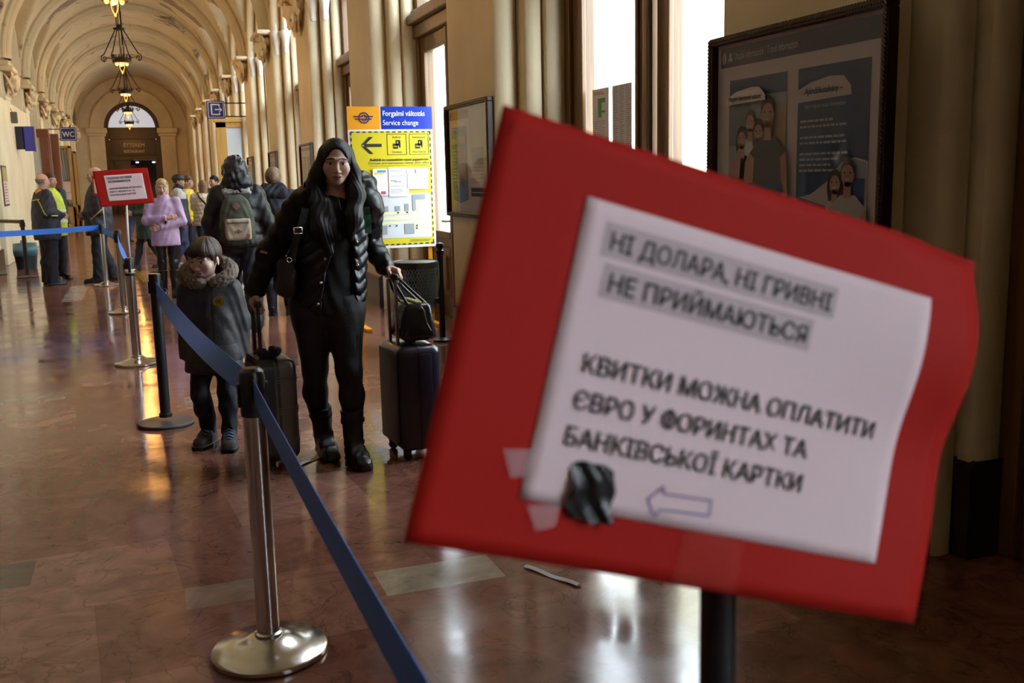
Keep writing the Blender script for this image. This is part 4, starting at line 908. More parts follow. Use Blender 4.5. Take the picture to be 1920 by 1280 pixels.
# wooden porch and the curtained doors on the left
d = struct(bpy.data.objects.new('door_2', None)); COL.objects.link(d)
b = nb(); boxb(b, -2.36, -2.14, 30.1, 30.3, 0, 2.98, .02); boxb(b, -2.12, -1.90, 30.25, 30.45, 0, 2.90, .02); boxb(b, -2.97, -2.12, 30.08, 30.32, 2.80, 3.02, .02); tube(b, [(-2.13, 30.15, 0), (-2.13, 30.15, 2.9)], .04, 10); fin('door_frame', b, M_mahog, d)
b = nb(); boxb(b, -2.97, -2.36, 30.16, 30.22, 0, 2.8); fin('door_panel', b, mat('pale grey panel', (.62, .62, .62), .5), d)
M_curt = mat('grey striped curtain', (.30, .31, .34), .8)
def curtain_door(nm, Y, x0, x1, zt, paper):
    d = struct(bpy.data.objects.new(nm, None)); COL.objects.link(d)
    b = nb(); boxb(b, x0, x0+.07, Y, Y+.06, 0, zt, .008); boxb(b, x1-.09, x1, Y, Y+.06, 0, zt, .008); boxb(b, x0, x1, Y, Y+.06, zt-.09, zt, .008); boxb(b, x0, x1, Y, Y+.06, 0, .78, .008); boxb(b, x0+.14, x1-.14, Y-.02, Y+.02, .18, .62, .02)
    for i in range(6): boxb(b, x0+.1+i*(x1-x0-.24)/5, x0+.14+i*(x1-x0-.24)/5, Y-.015, Y+.01, .68, .72)
    fin('door_leaf', b, M_ochre, d)
    b = nb(); quad(b, (x0, Y+.03, .78), (x1, Y+.03, .78), (x1, Y+.03, zt-.05), (x0, Y+.03, zt-.05)); fin('pane', b, M_glass, d)
    b = nb(); boxb(b, x0-.02, x1, Y+.5, Y+.55, 0, zt); fin('dark_interior', b, M_mahog, d)
    n = 40; G = []
    for j in range(17):
        v = j/16; row = []
        for i in range(n+1):
            u = i/n; xl = x0+.07+(x1-x0-.16)*(.82*v**1.3); xr = x1-.09; zz = zt-.09-v*(zt-.9)
            row.append((xl+(xr-xl)*u, Y+.09+.02*math.sin(u*38), zz))
        G.append(row)
    o = grid_mesh('door_curtain', np.array(G), M_curt); tag(o, 'grey curtain gathered aside behind the %s ochre door' % ('nearer' if paper else 'farther'), 'curtain', 'curtains on the ochre doors'); o.modifiers.new('thick', 'SOLIDIFY').thickness = .008
    if paper:
        for z, hh, lab in ((1.28, .36, 'larger notice, upper of two on the ochre curtain door'), (1.03, .23, 'smaller notice, lower of two on the ochre curtain door')):
            b = nb(); boxb(b, x1-.46, x1-.1, Y-.004, Y-.001, z, z+hh); o = tag(fin('door_notice', b, M_paper), lab, 'paper', 'notices on the curtain door')
            Panel((x1-.46, Y-.004, z), (1, 0, 0), (0, 0, 1), o, .003).textlines(.04, hh-.06, .26, 5, .05, .012, mat('grey ink', (.3, .3, .33), .6))
curtain_door('door_3', 37.6, -2.72, -2.02, 2.84, True); curtain_door('door_4', 41.0, -2.40, -2.05, 2.76, False)
d = struct(bpy.data.objects.new('door_5', None)); COL.objects.link(d)      # glazed leaf standing open across the right side
b = nb(); boxb(b, 2.07, 2.34, 27.9, 27.97, .01, 3.12, .01); boxb(b, 2.86, 3.0, 27.9, 27.97, .01, 3.12, .01); boxb(b, 2.07, 3.0, 27.9, 27.97, 2.92, 3.12, .01); boxb(b, 2.07, 3.0, 27.9, 27.97, .01, .9, .01); boxb(b, 2.02, 3.0, 27.86, 27.99, 3.06, 3.2, .02); fin('door_leaf', b, M_ochre, d)
b = nb(); boxb(b, 2.34, 2.86, 27.93, 27.94, .9, 2.92); fin('pane', b, mat('glass with painted reflection', (.55, .60, .66), .15), d)  # whitish reflection put into the pane's colour
# scraps of paper on the floor
def scrap(label, a, b_, wd):
    a, b_ = Vector(a), Vector(b_); d = (b_-a); s = d.cross(Vector((0, 0, 1))).normalized()*wd; bm = nb()
    rows = [[bm.verts.new(a+d*u+s*k+Vector((0, 0, .004+zz+.003*math.sin(u*9)))) for k, zz in ((-1, .0), (0, .009), (1, .002))] for u in np.linspace(0, 1, 9)]
    for A, B in zip(rows, rows[1:]):
        for k in range(2): bm.faces.new((A[k], A[k+1], B[k+1], B[k]))
    o = fin('paper_scrap', bm, mat('bright paper', (.84, .83, .87), .6), None, False, 'keep'); o.modifiers.new('thick', 'SOLIDIFY').thickness = .001
    tag(o, label, 'paper scrap', 'paper scraps on the floor')
scrap('folded strip of paper on the floor between suitcase and the woman\'s boots', (.677, 5.2, 0), (.863, 5.373, 0), .02)
scrap('thin strip of paper on the floor below the red notice', (1.30, 3.43, 0), (1.415, 3.18, 0), .014)

# ------------------------------------------------------------------ luggage
def suitcase(label, loc, rz, w_, d_, h, m, m2, ribs, grip_h, bag=False):
    """local x = thickness (handle side at -x), y = width, z = up"""
    t = thing('suitcase', label, 'suitcase', loc, rz)
    z0 = .05; b = nb(); box(b, (d_*.25, 0, z0+h/2), (d_*.5, w_, h), None, .0)
    for v in b.verts: pass
    b.free(); b = nb(); box(b, (0, 0, z0+h/2), (d_, w_, h), None, .052, 5)
    if ribs == 'v':
        for i in range(5): box(b, (d_/2+.001, (i-2)*w_*.16, z0+h/2), (.012, .022, h*.86), None, .005)
        for s in (-1, 1): box(b, (d_*.1, s*w_/2, z0+h/2), (d_*.3, .012, h*.84), None, .005)
    else:
        for zc in (.20, .50, .80):
            for k in (-1, 0, 1): rr_prism(b, d_+.007, w_+.007, .054, .007, Matrix.Translation((0, 0, z0+h*zc+k*.014))); 
    fin('shell', b, m, t, True, 40)
    b = nb(); box(b, (-d_/2-.004, 0, z0+h/2), (.012, w_*.84, h*.88), None, .01, 3); fin('back_panel', b, m2, t, True, 40)
    b = nb(); rr_prism(b, h+.005, w_+.005, .054, .014, Matrix.Translation((-d_*.02, 0, z0+h/2)) @ Matrix.Rotation(PI/2, 4, 'Y'))
    if ribs == 'h': rr_prism(b, h+.004, w_+.009, .054, d_*.36, Matrix.Translation((-d_*.30, 0, z0+h/2)) @ Matrix.Rotation(PI/2, 4, 'Y'))
    box(b, (0, 0, z0+h+.008), (.03, .14, .018), None, .008); box(b, (d_*.2, w_/2+.01, z0+h*.5), (.03, .018, .16), None, .008); fin('seam', b, M_black, t, True, 40)
    for sx in (-1, 1):
        for sy in (-1, 1):
            b = nb(); lathe(b, [(.0, .028), (.022, .03), (.024, .052), (0, .055)], 12, (sx*(d_/2-.045), sy*(w_/2-.05), 0)); ym = sy*(w_/2-.05)
            for q in (-.009, .009):
                R_ = bmesh.ops.create_cone(b, cap_ends=True, segments=20, radius1=.022, radius2=.022, depth=.010)['verts']; bmesh.ops.transform(b, matrix=Matrix.Translation((sx*(d_/2-.045), ym+q, .022)) @ Matrix.Rotation(PI/2, 4, 'X'), verts=R_)
            fin('wheel', b, M_black, t, True, 40)
    hx = -d_/2+.035; gw = .07
    b = nb()
    for s in (-1, 1): boxb(b, hx-.008, hx+.008, s*gw-.011, s*gw+.011, z0+h-.06, grip_h-.02, .003)
    fin('telescopic_tube', b, mat('grey aluminium', (.30, .30, .32), .3, .9) if ribs == 'v' else M_black, t)
    b = nb(); box(b, (hx, 0, grip_h), (.032, gw*2+.05, .034), None, .012, 3); fin('grip', b, M_black, t, True, 50)
    return t
M_plum = mat('plum black shell', (.014, .010, .026), .32, coat=.3); M_brz = mat('bronze grey shell', (.12, .10, .085), .34, .5)
suitcase('tall dark plum suitcase with grey tubes on the right of the woman', (1.326, 5.215, 0), math.radians(3), .37, .245, .575, M_plum, mat('charcoal fabric', (.06, .054, .054), .6), 'v', .985)
suitcase('ribbed bronze grey suitcase standing behind the steel foreground post', (.592, 5.30, 0), math.radians(6), .33, .20, .545, M_brz, M_black, 'h', .875)
b = nb()
for i in range(5):
    a = i*1.3; tube(b, [(.545+.03*math.cos(a+q*.8)+.013*q, 5.22+.02*q*math.sin(a), .605+.012*i*.6+.02*math.sin(q*1.1+i)) for q in range(5)], .018, 7)
tag(fin('folded_scarf', b, mat('navy cloth', (.012, .012, .03), .8), None, True), 'crumpled navy cloth on top of the bronze suitcase', 'cloth')
# handbag on the plum suitcase
t = thing('handbag', 'black glossy handbag with two handles on top of the plum suitcase', 'handbag', (1.342, 5.19, .640), math.radians(3))
b = nb(); box(b, (0, 0, .105), (.19, .27, .20), None, .03, 4)
for v in b.verts: f = 1-.28*max(0, v.co.z-.02)/.2; v.co.x *= f*(1+.03*math.sin(v.co.z*60)); v.co.y *= (1-.10*max(0, v.co.z)/.2)
fin('body', b, mat('black patent leather', (.010, .010, .013), .22, bump=.25, bs=18), t, True, 60)
b = nb(); box(b, (0, 0, .208), (.035, .22, .014), None, .005); 
for s in (-1, 1): box(b, (s*.042, 0, .20), (.018, .20, .016), None, .005)
fin('zip_band', b, mat('olive gold lining', (.32, .27, .08), .5), t)
for s in (-1, 1):
    b = nb(); pts = [(s*.055, -.07, .15), (s*.05, -.075, .20), (s*.03-.06, -.055, .28), (s*.015-.10, -.02, .345), (s*.015-.10, .03, .35), (s*.03-.06, .06, .28), (s*.05, .07, .20), (s*.055, .07, .15)]
    tube(b, pts, .0085, 8); fin('handle', b, mat('black leather', (.012, .012, .013), .35), t, True, 70)
b = nb(); tube(b, [(.0, -.13, .20), (.02, -.142, .17), (.03, -.15, .10), (.05, -.152, .06)], .004, 6); box(b, (.0, -.135, .19), (.014, .01, .025), None, .003); fin('zip_pull', b, M_chrome, t)
# ------------------------------------------------------------------ distance-field figures
A_ = lambda *v: np.array(v, 'f')
def smin(a, b, k):
    if k <= 0: return np.minimum(a, b)
    h = np.maximum(k-np.abs(a-b), 0)/k
    return np.minimum(a, b)-h*h*k*.25
def smax(a, b, k): return -smin(-a, -b, k)
def cone(a, b, ra, rb, sy=1.0, quilt=None, cap=False, axis=1):
    a = A_(*a); b = A_(*b); ba = b-a; L2 = float(ba@ba)
    def f(P):
        q = P-a; h = np.clip(q@ba/L2, 0, 1); e = q-h[:, None]*ba
        if sy != 1: e = e.copy(); e[:, axis] /= sy
        d = (np.sqrt((e*e).sum(1))-(ra+(rb-ra)*h))*min(1, sy)
        if quilt: d = d-quilt[1]*np.abs(np.sin(PI*h*math.sqrt(L2)/quilt[0]))
        if cap: d = np.maximum(d, (q@ba)/math.sqrt(L2)-math.sqrt(L2))
        return d
    return f
def ell_(c, r, R=None):
    c = A_(*c); r = A_(*r)
    def f(P):
        q = P-c
        if R is not None: q = q@R
        k0 = np.sqrt(((q/r)**2).sum(1)); k1 = np.sqrt(((q/(r*r))**2).sum(1))+1e-9
        return k0*(k0-1)/k1
    return f
def rbox(c, s, r, R=None):
    c = A_(*c); s = A_(*s)-r
    def f(P):
        q = P-c
        if R is not None: q = q@R
        q = np.abs(q)-s
        return np.sqrt((np.maximum(q, 0)**2).sum(1))+np.minimum(q.max(1), 0)-r
    return f
def loft(tab, quilt=None, k=.02, pw=2.0):
    """tab rows: z, half width, half depth, centre x, centre y"""
    T = np.array(tab, float); T = T[np.argsort(T[:, 0])]
    def f(P):
        z = P[:, 2]; a, b, cx, cy = (np.interp(z, T[:, 0], T[:, i]) for i in (1, 2, 3, 4))
        x = np.abs(P[:, 0]-cx); y = np.abs(P[:, 1]-cy)
        k0 = ((x/a)**pw+(y/b)**pw)**(1/pw); k1 = np.sqrt((x/(a*a))**2+(y/(b*b))**2)+1e-6
        d = np.maximum(k0*(k0-1)/k1, -.05)
        if quilt: d = d-quilt[1]*np.abs(np.sin(PI*(z-quilt[2])/quilt[0]))
        return smax(d, np.maximum(z-T[-1, 0], T[0, 0]-z), k)
    return f
def U(fs, k=.02):
    def f(P):
        d = fs[0](P)
        for g in fs[1:]: d = smin(d, g(P), k)
        return d
    return f
def minus(f, g, k=.005): return lambda P: smax(f(P), -g(P), k)
def plane_cut(f, n, o, k=.002):     # keep the side where (p-o).n < 0
    n = A_(*n); n = n/np.linalg.norm(n); o = A_(*o)
    return lambda P: smax(f(P), (P-o)@n, k)
def folds(f, amp=.004, s=1.0, seed=0.0):
    def g(P):
        x, y, z = P[:, 0]*s+seed, P[:, 1]*s+seed*2, P[:, 2]*s
        n = np.sin(31*z+9*np.sin(11*x+3)+5*np.sin(13*y))*.6+np.sin(23*x+17*z+4*np.sin(19*y+7*z))*.5+.4*np.sin(47*z-29*x+21*y)
        return f(P)+amp*n
    return g
def sdf_mesh(f, lo, hi, h, C=4):
    lo = np.array(lo, float); hi = np.array(hi, float)
    n = np.ceil((hi-lo)/(h*C)).astype(int)
    ax = [lo[i]+np.arange(n[i]+1)*h*C for i in range(3)]
    G = np.stack(np.meshgrid(*ax, indexing='ij'), -1).reshape(-1, 3).astype('f')
    D = np.concatenate([f(q) for q in np.array_split(G, max(1, len(G)//200000))]).reshape(n+1)
    mn = np.full(tuple(n), 1e9); sg = np.zeros(tuple(n), bool)
    for i in (0, 1):
        for j in (0, 1):
            for k in (0, 1):
                d = D[i:n[0]+i, j:n[1]+j, k:n[2]+k]; mn = np.minimum(mn, np.abs(d))
    act = mn < h*C*1.9
    m = n*C+1
    F = np.repeat(np.repeat(np.repeat(np.where(D[:-1, :-1, :-1] < 0, -1., 1.), C, 0), C, 1), C, 2)
    F = np.pad(F, ((0, 1),)*3, mode='edge').astype('f')
    mask = np.repeat(np.repeat(np.repeat(act, C, 0), C, 1), C, 2); mask = np.pad(mask, ((0, 1),)*3, mode='edge')
    m2 = mask.copy(); m2[1:] |= mask[:-1]; m2[:, 1:] |= mask[:, :-1]; m2[:, :, 1:] |= mask[:, :, :-1]
    I = np.argwhere(m2); Pp = (lo+I*h).astype('f')
    if len(Pp): F[m2] = np.concatenate([f(q) for q in np.array_split(Pp, max(1, len(Pp)//200000))])
    s = F < 0
    F[0] = F[-1] = np.maximum(F[0], .001) if False else F[0]
    c = s[:-1, :-1, :-1].astype('i1')
    tot = np.zeros(c.shape, 'i1')
    for i in (0, 1):
        for j in (0, 1):
            for k in (0, 1): tot += s[i:m[0]-1+i, j:m[1]-1+j, k:m[2]-1+k]
    cell = (tot > 0) & (tot < 8); idx = np.full(cell.shape, -1, 'i4'); ci = np.argwhere(cell); idx[cell] = np.arange(len(ci))
    acc = np.zeros((len(ci), 3)); cnt = np.zeros(len(ci))
    corners = [(i, j, k) for i in (0, 1) for j in (0, 1) for k in (0, 1)]
    val = {q: F[ci[:, 0]+q[0], ci[:, 1]+q[1], ci[:, 2]+q[2]].astype(float) for q in corners}
    for a in corners:
        for d in range(3):
            if a[d]: continue
            b = list(a); b[d] = 1; b = tuple(b); va, vb = val[a], val[b]; x = (va < 0) != (vb < 0)
            t = np.where(x, va/(va-vb+1e-12), 0); p = np.array(a, float)[None]+t[:, None]*np.eye(3)[d]
            acc[x] += p[x]; cnt[x] += 1
    V = lo+(ci+acc/np.maximum(cnt, 1)[:, None])*h
    Q = []
    for d in range(3):
        e = [slice(None)]*3; g = [slice(None)]*3; e[d] = slice(0, -1); g[d] = slice(1, None)
        x = s[tuple(e)] != s[tuple(g)]; fl = s[tuple(e)]
        u, v = (d+1) % 3, (d+2) % 3
        E = np.argwhere(x); ok = (E[:, u] > 0) & (E[:, v] > 0) & (E[:, u] < m[u]-1) & (E[:, v] < m[v]-1); E = E[ok]
        def at(du, dv):
            q = E.copy(); q[:, u] += du; q[:, v] += dv; return idx[q[:, 0], q[:, 1], q[:, 2]]
        q = np.stack([at(-1, -1), at(0, -1), at(0, 0), at(-1, 0)], 1)
        flip = ~fl[E[:, 0], E[:, 1], E[:, 2]]; q[flip] = q[flip][:, ::-1]
        Q.append(q)
    Q = np.concatenate(Q); Q = Q[(Q >= 0).all(1)]
    return V, Q
def rotm(yaw=0, pitch=0, roll=0):
    """columns are the axes of a part that faces -Y; yaw>0 turns towards +X, pitch>0 looks down"""
    return np.array(Matrix.Rotation(yaw, 3, 'Z') @ Matrix.Rotation(pitch, 3, 'X') @ Matrix.Rotation(roll, 3, 'Y'), 'f')
def head_sdf(hs=1.0, male=False, mouth=.0, child=False, nose=1.0):
    jw = .060 if not male else .063
    fs = [(ell_((0, .016, .034), (.074, .094, .086)), 0), (ell_((0, -.022, -.040), (jw, .064, .070)), .035), (ell_((0, -.058, -.088), (.022, .022, .020)), .03)]
    if child: fs[1] = (ell_((0, -.022, -.030), (.060, .062, .066)), .035); fs[2] = (ell_((0, -.054, -.076), (.020, .020, .018)), .03)
    for s in (-1, 1):
        fs += [(ell_((s*.037, -.056, -.024), (.029, .026, .027)), .025), (cone((s*.012, -.086, .020), (s*.046, -.070, .020), .009, .008), .018)]
    fs += [(cone((0, -.088, .006), (0, -.101*nose, -.034), .007, .0115), .012), (ell_((0, -.100*nose, -.036), (.0105, .010, .009)), .008)]
    for s in (-1, 1): fs += [(ell_((s*.013, -.091, -.039), (.0085, .0095, .0072)), .006)]
    fs += [(ell_((0, -.083, -.0595), (.023, .011, .0075)), .008), (ell_((0, -.081, -.0735), (.020, .011, .0080)), .008)]
    ears = [(ell_((s*.077, .014, -.008), (.008, .019, .030), rotm(s*.35)), .008) for s in (-1, 1)]
    eye = [ell_((s*.0315, -.0715, .002), (.0135, .0135, .0125)) for s in (-1, 1)]
    sock = [ell_((s*.0315, -.094, .0025), (.0165, .013, .0095)) for s in (-1, 1)]
    lids = [(s, ell_((s*.0315, -.0722, .0035), (.0155, .0145, .0138))) for s in (-1, 1)]
    def f(P):
        Q = P/hs; d = fs[0][0](Q)
        for g, k in fs[1:]: d = smin(d, g(Q), k)
        for g in sock: d = smax(d, -g(Q), .010)
        x, y, z = Q[:, 0], Q[:, 1], Q[:, 2]
        sl = np.maximum(np.abs(z+.0665)-(.0008+mouth), np.abs(x)-.017)   # mouth slit
        d = smax(d, -np.maximum(sl, y+.074), .003)
        for s, g in lids:
            # lid shell open as an almond
            e = ((x-s*.0315)/.0145)**2+((z-.002)/.0060)**2
            lid = np.maximum(g(Q), -(1-np.minimum(e, 1.0))*-0.0 if False else np.where(e < 1, .0025, -1.))
            d = smin(d, lid, .004)
        for g in eye: d = np.minimum(d, g(Q))
        for g, k in ears: d = smin(d, g(Q), k)
        return d*hs
    return f
def head_color(skin, lips=(.42, .13, .12), brow=(.03, .02, .015), iris=(.035, .018, .010), brow_w=.0032, stubble=None, lash=True):
    def f(Q):
        x, y, z = Q[:, 0], Q[:, 1], Q[:, 2]; n = len(Q); c = np.tile(np.array(skin, float), (n, 1)); front = y < -.03
        def mix(w_, col):
            nonlocal c; w_ = np.clip(w_, 0, 1)[:, None]; c = c*(1-w_)+np.array(col)*w_
        ck = np.exp(-(((np.abs(x)-.042)/.018)**2+((z+.03)/.018)**2))*front; mix(ck*.25, (skin[0]*1.05, skin[1]*.72, skin[2]*.68))
        mix(np.exp(-((x/.012)**2+((z+.036)/.012)**2))*front*.22, (skin[0]*1.05, skin[1]*.7, skin[2]*.65))
        if stubble: mix(((z < -.045) & front)*.5*np.clip((-.045-z)/.02, 0, 1), stubble)
        lw = .0225*(1-((z+.066)/.0145)**2).clip(0); mix(((np.abs(x) < lw) & front & (z > -.080) & (z < -.0535))*.85, lips)
        mix(((np.abs(x) < .017) & (np.abs(z+.0665) < .0016) & front)*1., (.10, .03, .03))
        for s in (-1, 1):
            u = (x*s-.0315); e = (u/.0150)**2+((z-.002)/.0062)**2
            arc = .0225+.006*np.cos((u+.004)/.024*1.3)-.002
            mix(((np.abs(z-arc+.0) < brow_w*(1.15-np.abs(u)/.04)) & (np.abs(u) < .0215) & front)*1., brow)
            if lash: mix((((u/.017)**2+((z-.003)/.0080)**2 < 1) & (e >= 1) & (z > .001) & front)*.85, (.02, .013, .012))
            mix(((e < 1) & front)*1., (.62, .58, .56)); mix(((u*u+(z-.002)**2 < .0060**2) & (e < 1) & front)*1., iris); mix(((u*u+(z-.002)**2 < .0024**2) & (e < 1) & front)*1., (.005, .004, .004))
            mix(((u-.0018)**2+(z-.0042)**2 < .0011**2)*front*.0, (.8, .8, .8))
            mix(np.exp(-((u/.012)**2+((z+.009)/.005)**2))*front*.22, (skin[0]*.72, skin[1]*.6, skin[2]*.6))
        return c
    return f
def hand_sdf(w_, d, n, t, s=1.0, curl=(.5, .55, .6, .65), thumb=.4, spread=.05):
    """w_ wrist point, d towards the fingertips, n out of the palm, t towards the thumb side"""
    w_ = Vector(w_); d = Vector(d).normalized(); n = Vector(n); n = (n-d*n.dot(d)).normalized(); tt = d.cross(n); t = tt if tt.dot(Vector(t)) > 0 else -tt
    R = np.array([[d[i], t[i], n[i]] for i in range(3)], 'f'); pc = w_+d*.047*s
    fs = [rbox(pc, (.044*s, .037*s, .0125*s), .011*s, R), cone(w_-d*.02*s, w_+d*.02*s, .024*s, .024*s)]
    fine = []
    lens = [(.040, .024, .020), (.044, .028, .021), (.041, .026, .020), (.033, .020, .018)]
    for i, (L, c) in enumerate(zip(lens, curl)):
        off = (.0265-.0178*i)*s; p = w_+d*(.086-.004*abs(i-1.2))*s+t*off; a = c*.9; r = (.0090-.0004*i)*s
        fd = (d+t*spread*(1.2-i)).normalized()
        for k, l in enumerate(L):
            v = fd*math.cos(a)+n*math.sin(a); q = p+v*l*s; fine.append(cone(p, q, r*(1-.08*k), r*(.93-.09*k))); p = q; a += c*1.25
    b = w_+d*.030*s+t*.030*s+n*.004*s; v = (d*.62+t*.72+n*thumb).normalized(); q = b+v*.040*s; v2 = (d*.85+t*.15+n*(thumb+.35)).normalized(); q2 = q+v2*.030*s
    th = [cone(b, q, .0125*s, .0100*s), cone(q, q2, .0098*s, .0078*s)]
    def f(P):
        e = U(fs, .012*s)(P)
        for g in fine: e = smin(e, g(P), .005*s)
        return smin(e, U(th, .006*s)(P), .012*s)
    ctr = w_+d*.09*s
    return f, ctr
def shoe_sdf(an, dirv, L=.27, wd=.045, top=.11, pitch=0.0):
    a = Vector((an[0], an[1], 0)); d = Vector((dirv[0], dirv[1], 0)).normalized(); z0 = an[2]-.085
    s = d.cross(Vector((0, 0, 1))); h = a-d*L*.26
    R = np.array([[s[i], d[i], (0, 0, 1)[i]] for i in range(3)], 'f')
    if pitch: R = R @ np.array(Matrix.Rotation(pitch, 3, 'X'), 'f')
    c = Vector((h+d*L*.5).to_tuple()); c.z = max(z0, 0)+.016
    def f(P):
        q = (P-A_(*c))@R; x, y, z = q[:, 0], q[:, 1], q[:, 2]; u = np.clip(y/L+.5, 0, 1)
        wv = wd*(.80+.32*np.sin(np.clip((u-.05)*PI*1.05, 0, PI))**.8*np.where(u > .5, 1, .75))
        hh = np.where(u < .38, top, top-(top-.048)*np.clip((u-.38)/.34, 0, 1)**.8)-np.clip((u-.82)/.18, 0, 1)**2*.018
        dx = np.abs(x)-wv*np.where(z > .05, 1-.25*np.clip((z-.05)/.06, 0, 1), 1); dy = np.abs(y)-L*.5; dz = np.maximum(z-hh, -.016-z)
        up = smax(smax(dx, dy, .03), dz, .025)
        sole = smax(smax(np.abs(x)-wv-.004, np.abs(y)-L*.5-.003, .03), np.maximum(z-.008, -.016-z), .004)
        return np.minimum(up, sole)
    return f
def cat_mesh(parts):
    V, Q, o = [], [], 0
    for v, q in parts: V.append(v); Q.append(q+o); o += len(v)
    return np.concatenate(V), np.concatenate(Q)
def bounds(pts, r):
    p = np.array([tuple(q) for q in pts]); return p.min(0)-r, p.max(0)+r
M_skin = mat('skin', (.5, .3, .22), .5, attr='skin', spec=.3)
SK = {}
def joints(H, **kw):
    s = H/1.70; J = dict(shR=(-.175, .01, 1.385), shL=(.175, .01, 1.385), elR=(-.21, .03, 1.10), elL=(.21, .03, 1.10), wrR=(-.22, -.03, .86), wrL=(.22, -.03, .86), hipR=(-.09, 0, .90), hipL=(.09, 0, .90), knR=(-.095, -.01, .49), knL=(.095, -.01, .49), anR=(-.10, .02, .085), anL=(.10, .02, .085), neck=(0, .015, 1.42), head=(0, -.01, 1.585))
    J = {k: tuple(s*c for c in v) for k, v in J.items()}; J.update(kw); J['s'] = s
    return J
def body_mesh(J, skin, hl, hR, yaw=0, pitch=0, male=False, child=False, res=.009, hres=.004, hands=('R', 'L'), hand_kw={}, hcol=None, mouth=0, tilt=0, hs=None, nose=1.0):
    s = J['s']; hs = hs or s*1.0; hc = np.array(J['head']); Rh = rotm(yaw, pitch, tilt)
    n0 = Vector(J['neck']); ch = Vector(hc)+Vector(Rh @ np.array((0, .012, -.06))*hs)
    W = 1.08 if male else 1.0
    neck = cone(n0-Vector((0, 0, .04))*s, ch, (.060 if male else .050)*s, (.056 if male else .047)*s)
    hx, hy = (J['hipR'][0]+J['hipL'][0])/2, (J['hipR'][1]+J['hipL'][1])/2; LN = lambda z: min(1, max(0, (z-.9)/.5))
    to = loft([(r[0]*s, r[1]*s, r[2]*s, hx+(n0.x-hx)*LN(r[0]), r[3]*s+hy+(n0.y-.015*s-hy)*LN(r[0])) for r in ((.83, .15, .10, .005), (.92, .168, .112, .005), (1.08, .130, .095, 0), (1.25, .150*W, .105, 0), (1.36, .160*W, .095, .005), (1.43, .09, .06, .012))], None, .04)
    L = [to, neck]
    for q in 'RL':
        L += [cone(J['sh'+q], J['el'+q], .048*s*W, .039*s*W), cone(J['el'+q], J['wr'+q], .039*s*W, .024*s*W), cone(J['hip'+q], J['kn'+q], .076*s, .048*s), cone(J['kn'+q], J['an'+q], .046*s, .030*s), cone(J['an'+q], Vector(J['an'+q])+Vector((0, -.10, -.04))*s, .030*s, .022*s)]
    pts = [J[k] for k in J if k not in ('s', 'head')]+[tuple(n0)]
    lo, hi = bounds(pts, .16*s)
    zc = A_(*((Vector(n0)*.35+ch*.65))); nd = A_(*(ch-n0))
    base = plane_cut(U(L, .03*s), nd, zc)
    parts = [sdf_mesh(base, lo, hi, res)]; cols = [np.tile(np.array(skin, float), (len(parts[0][0]), 1))]
    hf = head_sdf(hs, male, mouth, child, nose)
    hh = plane_cut(lambda P: smin(hf(((P-hc.astype('f'))@Rh)), neck(P), .03*hs), -nd, zc-nd/np.linalg.norm(nd)*res*.5)
    v, q = sdf_mesh(hh, hc-.155*hs, hc+.15*hs, hres); parts.append((v, q))
    Q = ((v-hc)@Rh)/hs; cols.append((hcol or head_color(skin))(Q))
    for q_ in hands:
        kw = dict(d=Vector(J['wr'+q_])-Vector(J['el'+q_]), n=((1, 0, 0) if q_ == 'R' else (-1, 0, 0)), t=(0, -1, 0), s=s); kw.update(hand_kw.get(q_, {}))
        hd, ctr = hand_sdf(J['wr'+q_], **kw)
        fa = cone(Vector(J['wr'+q_])*.6+Vector(J['el'+q_])*.4, J['wr'+q_], .032*s, .024*s); g = U([hd, fa], .012)
        v, q = sdf_mesh(g, np.array(ctr)-.14*s, np.array(ctr)+.14*s, min(hres*1.1, .006)); parts.append((v, q))
        c = np.tile(np.array(skin, float)*np.array((1.0, .93, .9)), (len(v), 1)); cols.append(c)
    V, Q = cat_mesh(parts)
    return V, Q, np.concatenate(cols), Rh, hc, hs
def hair_mesh(f, hc, Rh, hs, lo, hi, res):
    g = lambda P: f((P-hc.astype('f'))@Rh/hs)*hs
    return sdf_mesh(g, lo, hi, res)
def strands(f, amp=.0015, fr=46):
    def g(Q):
        a = np.arctan2(Q[:, 0], Q[:, 1]+.01); return f(Q)+amp*(np.sin(a*fr+6*np.sin(Q[:, 2]*25))+.6*np.sin(a*fr*1.7+3*np.sin(Q[:, 2]*30)))*.45*np.clip(np.sqrt(Q[:, 0]**2+Q[:, 1]**2)/.05, .1, 1)
    return g
def short_hair(th=.010, fringe=.052, side=-.03, back=-.075, front_y=-.045):
    cap = ell_((0, .016, .036), (.074+th, .094+th, .086+th*1.2))
    def f(Q):
        x, y, z = Q[:, 0], Q[:, 1], Q[:, 2]; d = cap(Q)
        # hairline: falls from the fringe at the front to the nape
        t = np.clip((y-front_y)/.05, 0, 1); low = fringe+(side-fringe)*t; low = low+.0035*np.sin(np.arctan2(x, -y)*19)+.002*np.sin(np.arctan2(x, -y)*43); low = np.where(y > .05, side+(back-side)*np.clip((y-.05)/.04, 0, 1), low)
        ear = .014-np.sqrt(((np.abs(x)-.08)/1.2)**2+((y-.012)/1)**2+((z+.008)/1.9)**2)
        return smax(smax(d, (low-z)*.6, .006), ear, .004)
    return strands(f)
def balding(th=.004):
    cap = ell_((0, .017, .034), (.074+th, .094+th, .086))
    def f(Q):
        x, y, z = Q[:, 0], Q[:, 1], Q[:, 2]; d = cap(Q)
        d = smax(d, z-.045, .01); low = np.where(y > .04, -.065, -.015); d = smax(d, (low-z)*.7, .004); d = smax(d, -(y+.0), .004)
        ear = .014-np.sqrt(((np.abs(x)-.08)/1.2)**2+(y-.012)**2+((z+.008)/1.9)**2)
        return smax(d, ear, .003)
    return strands(f, .001)
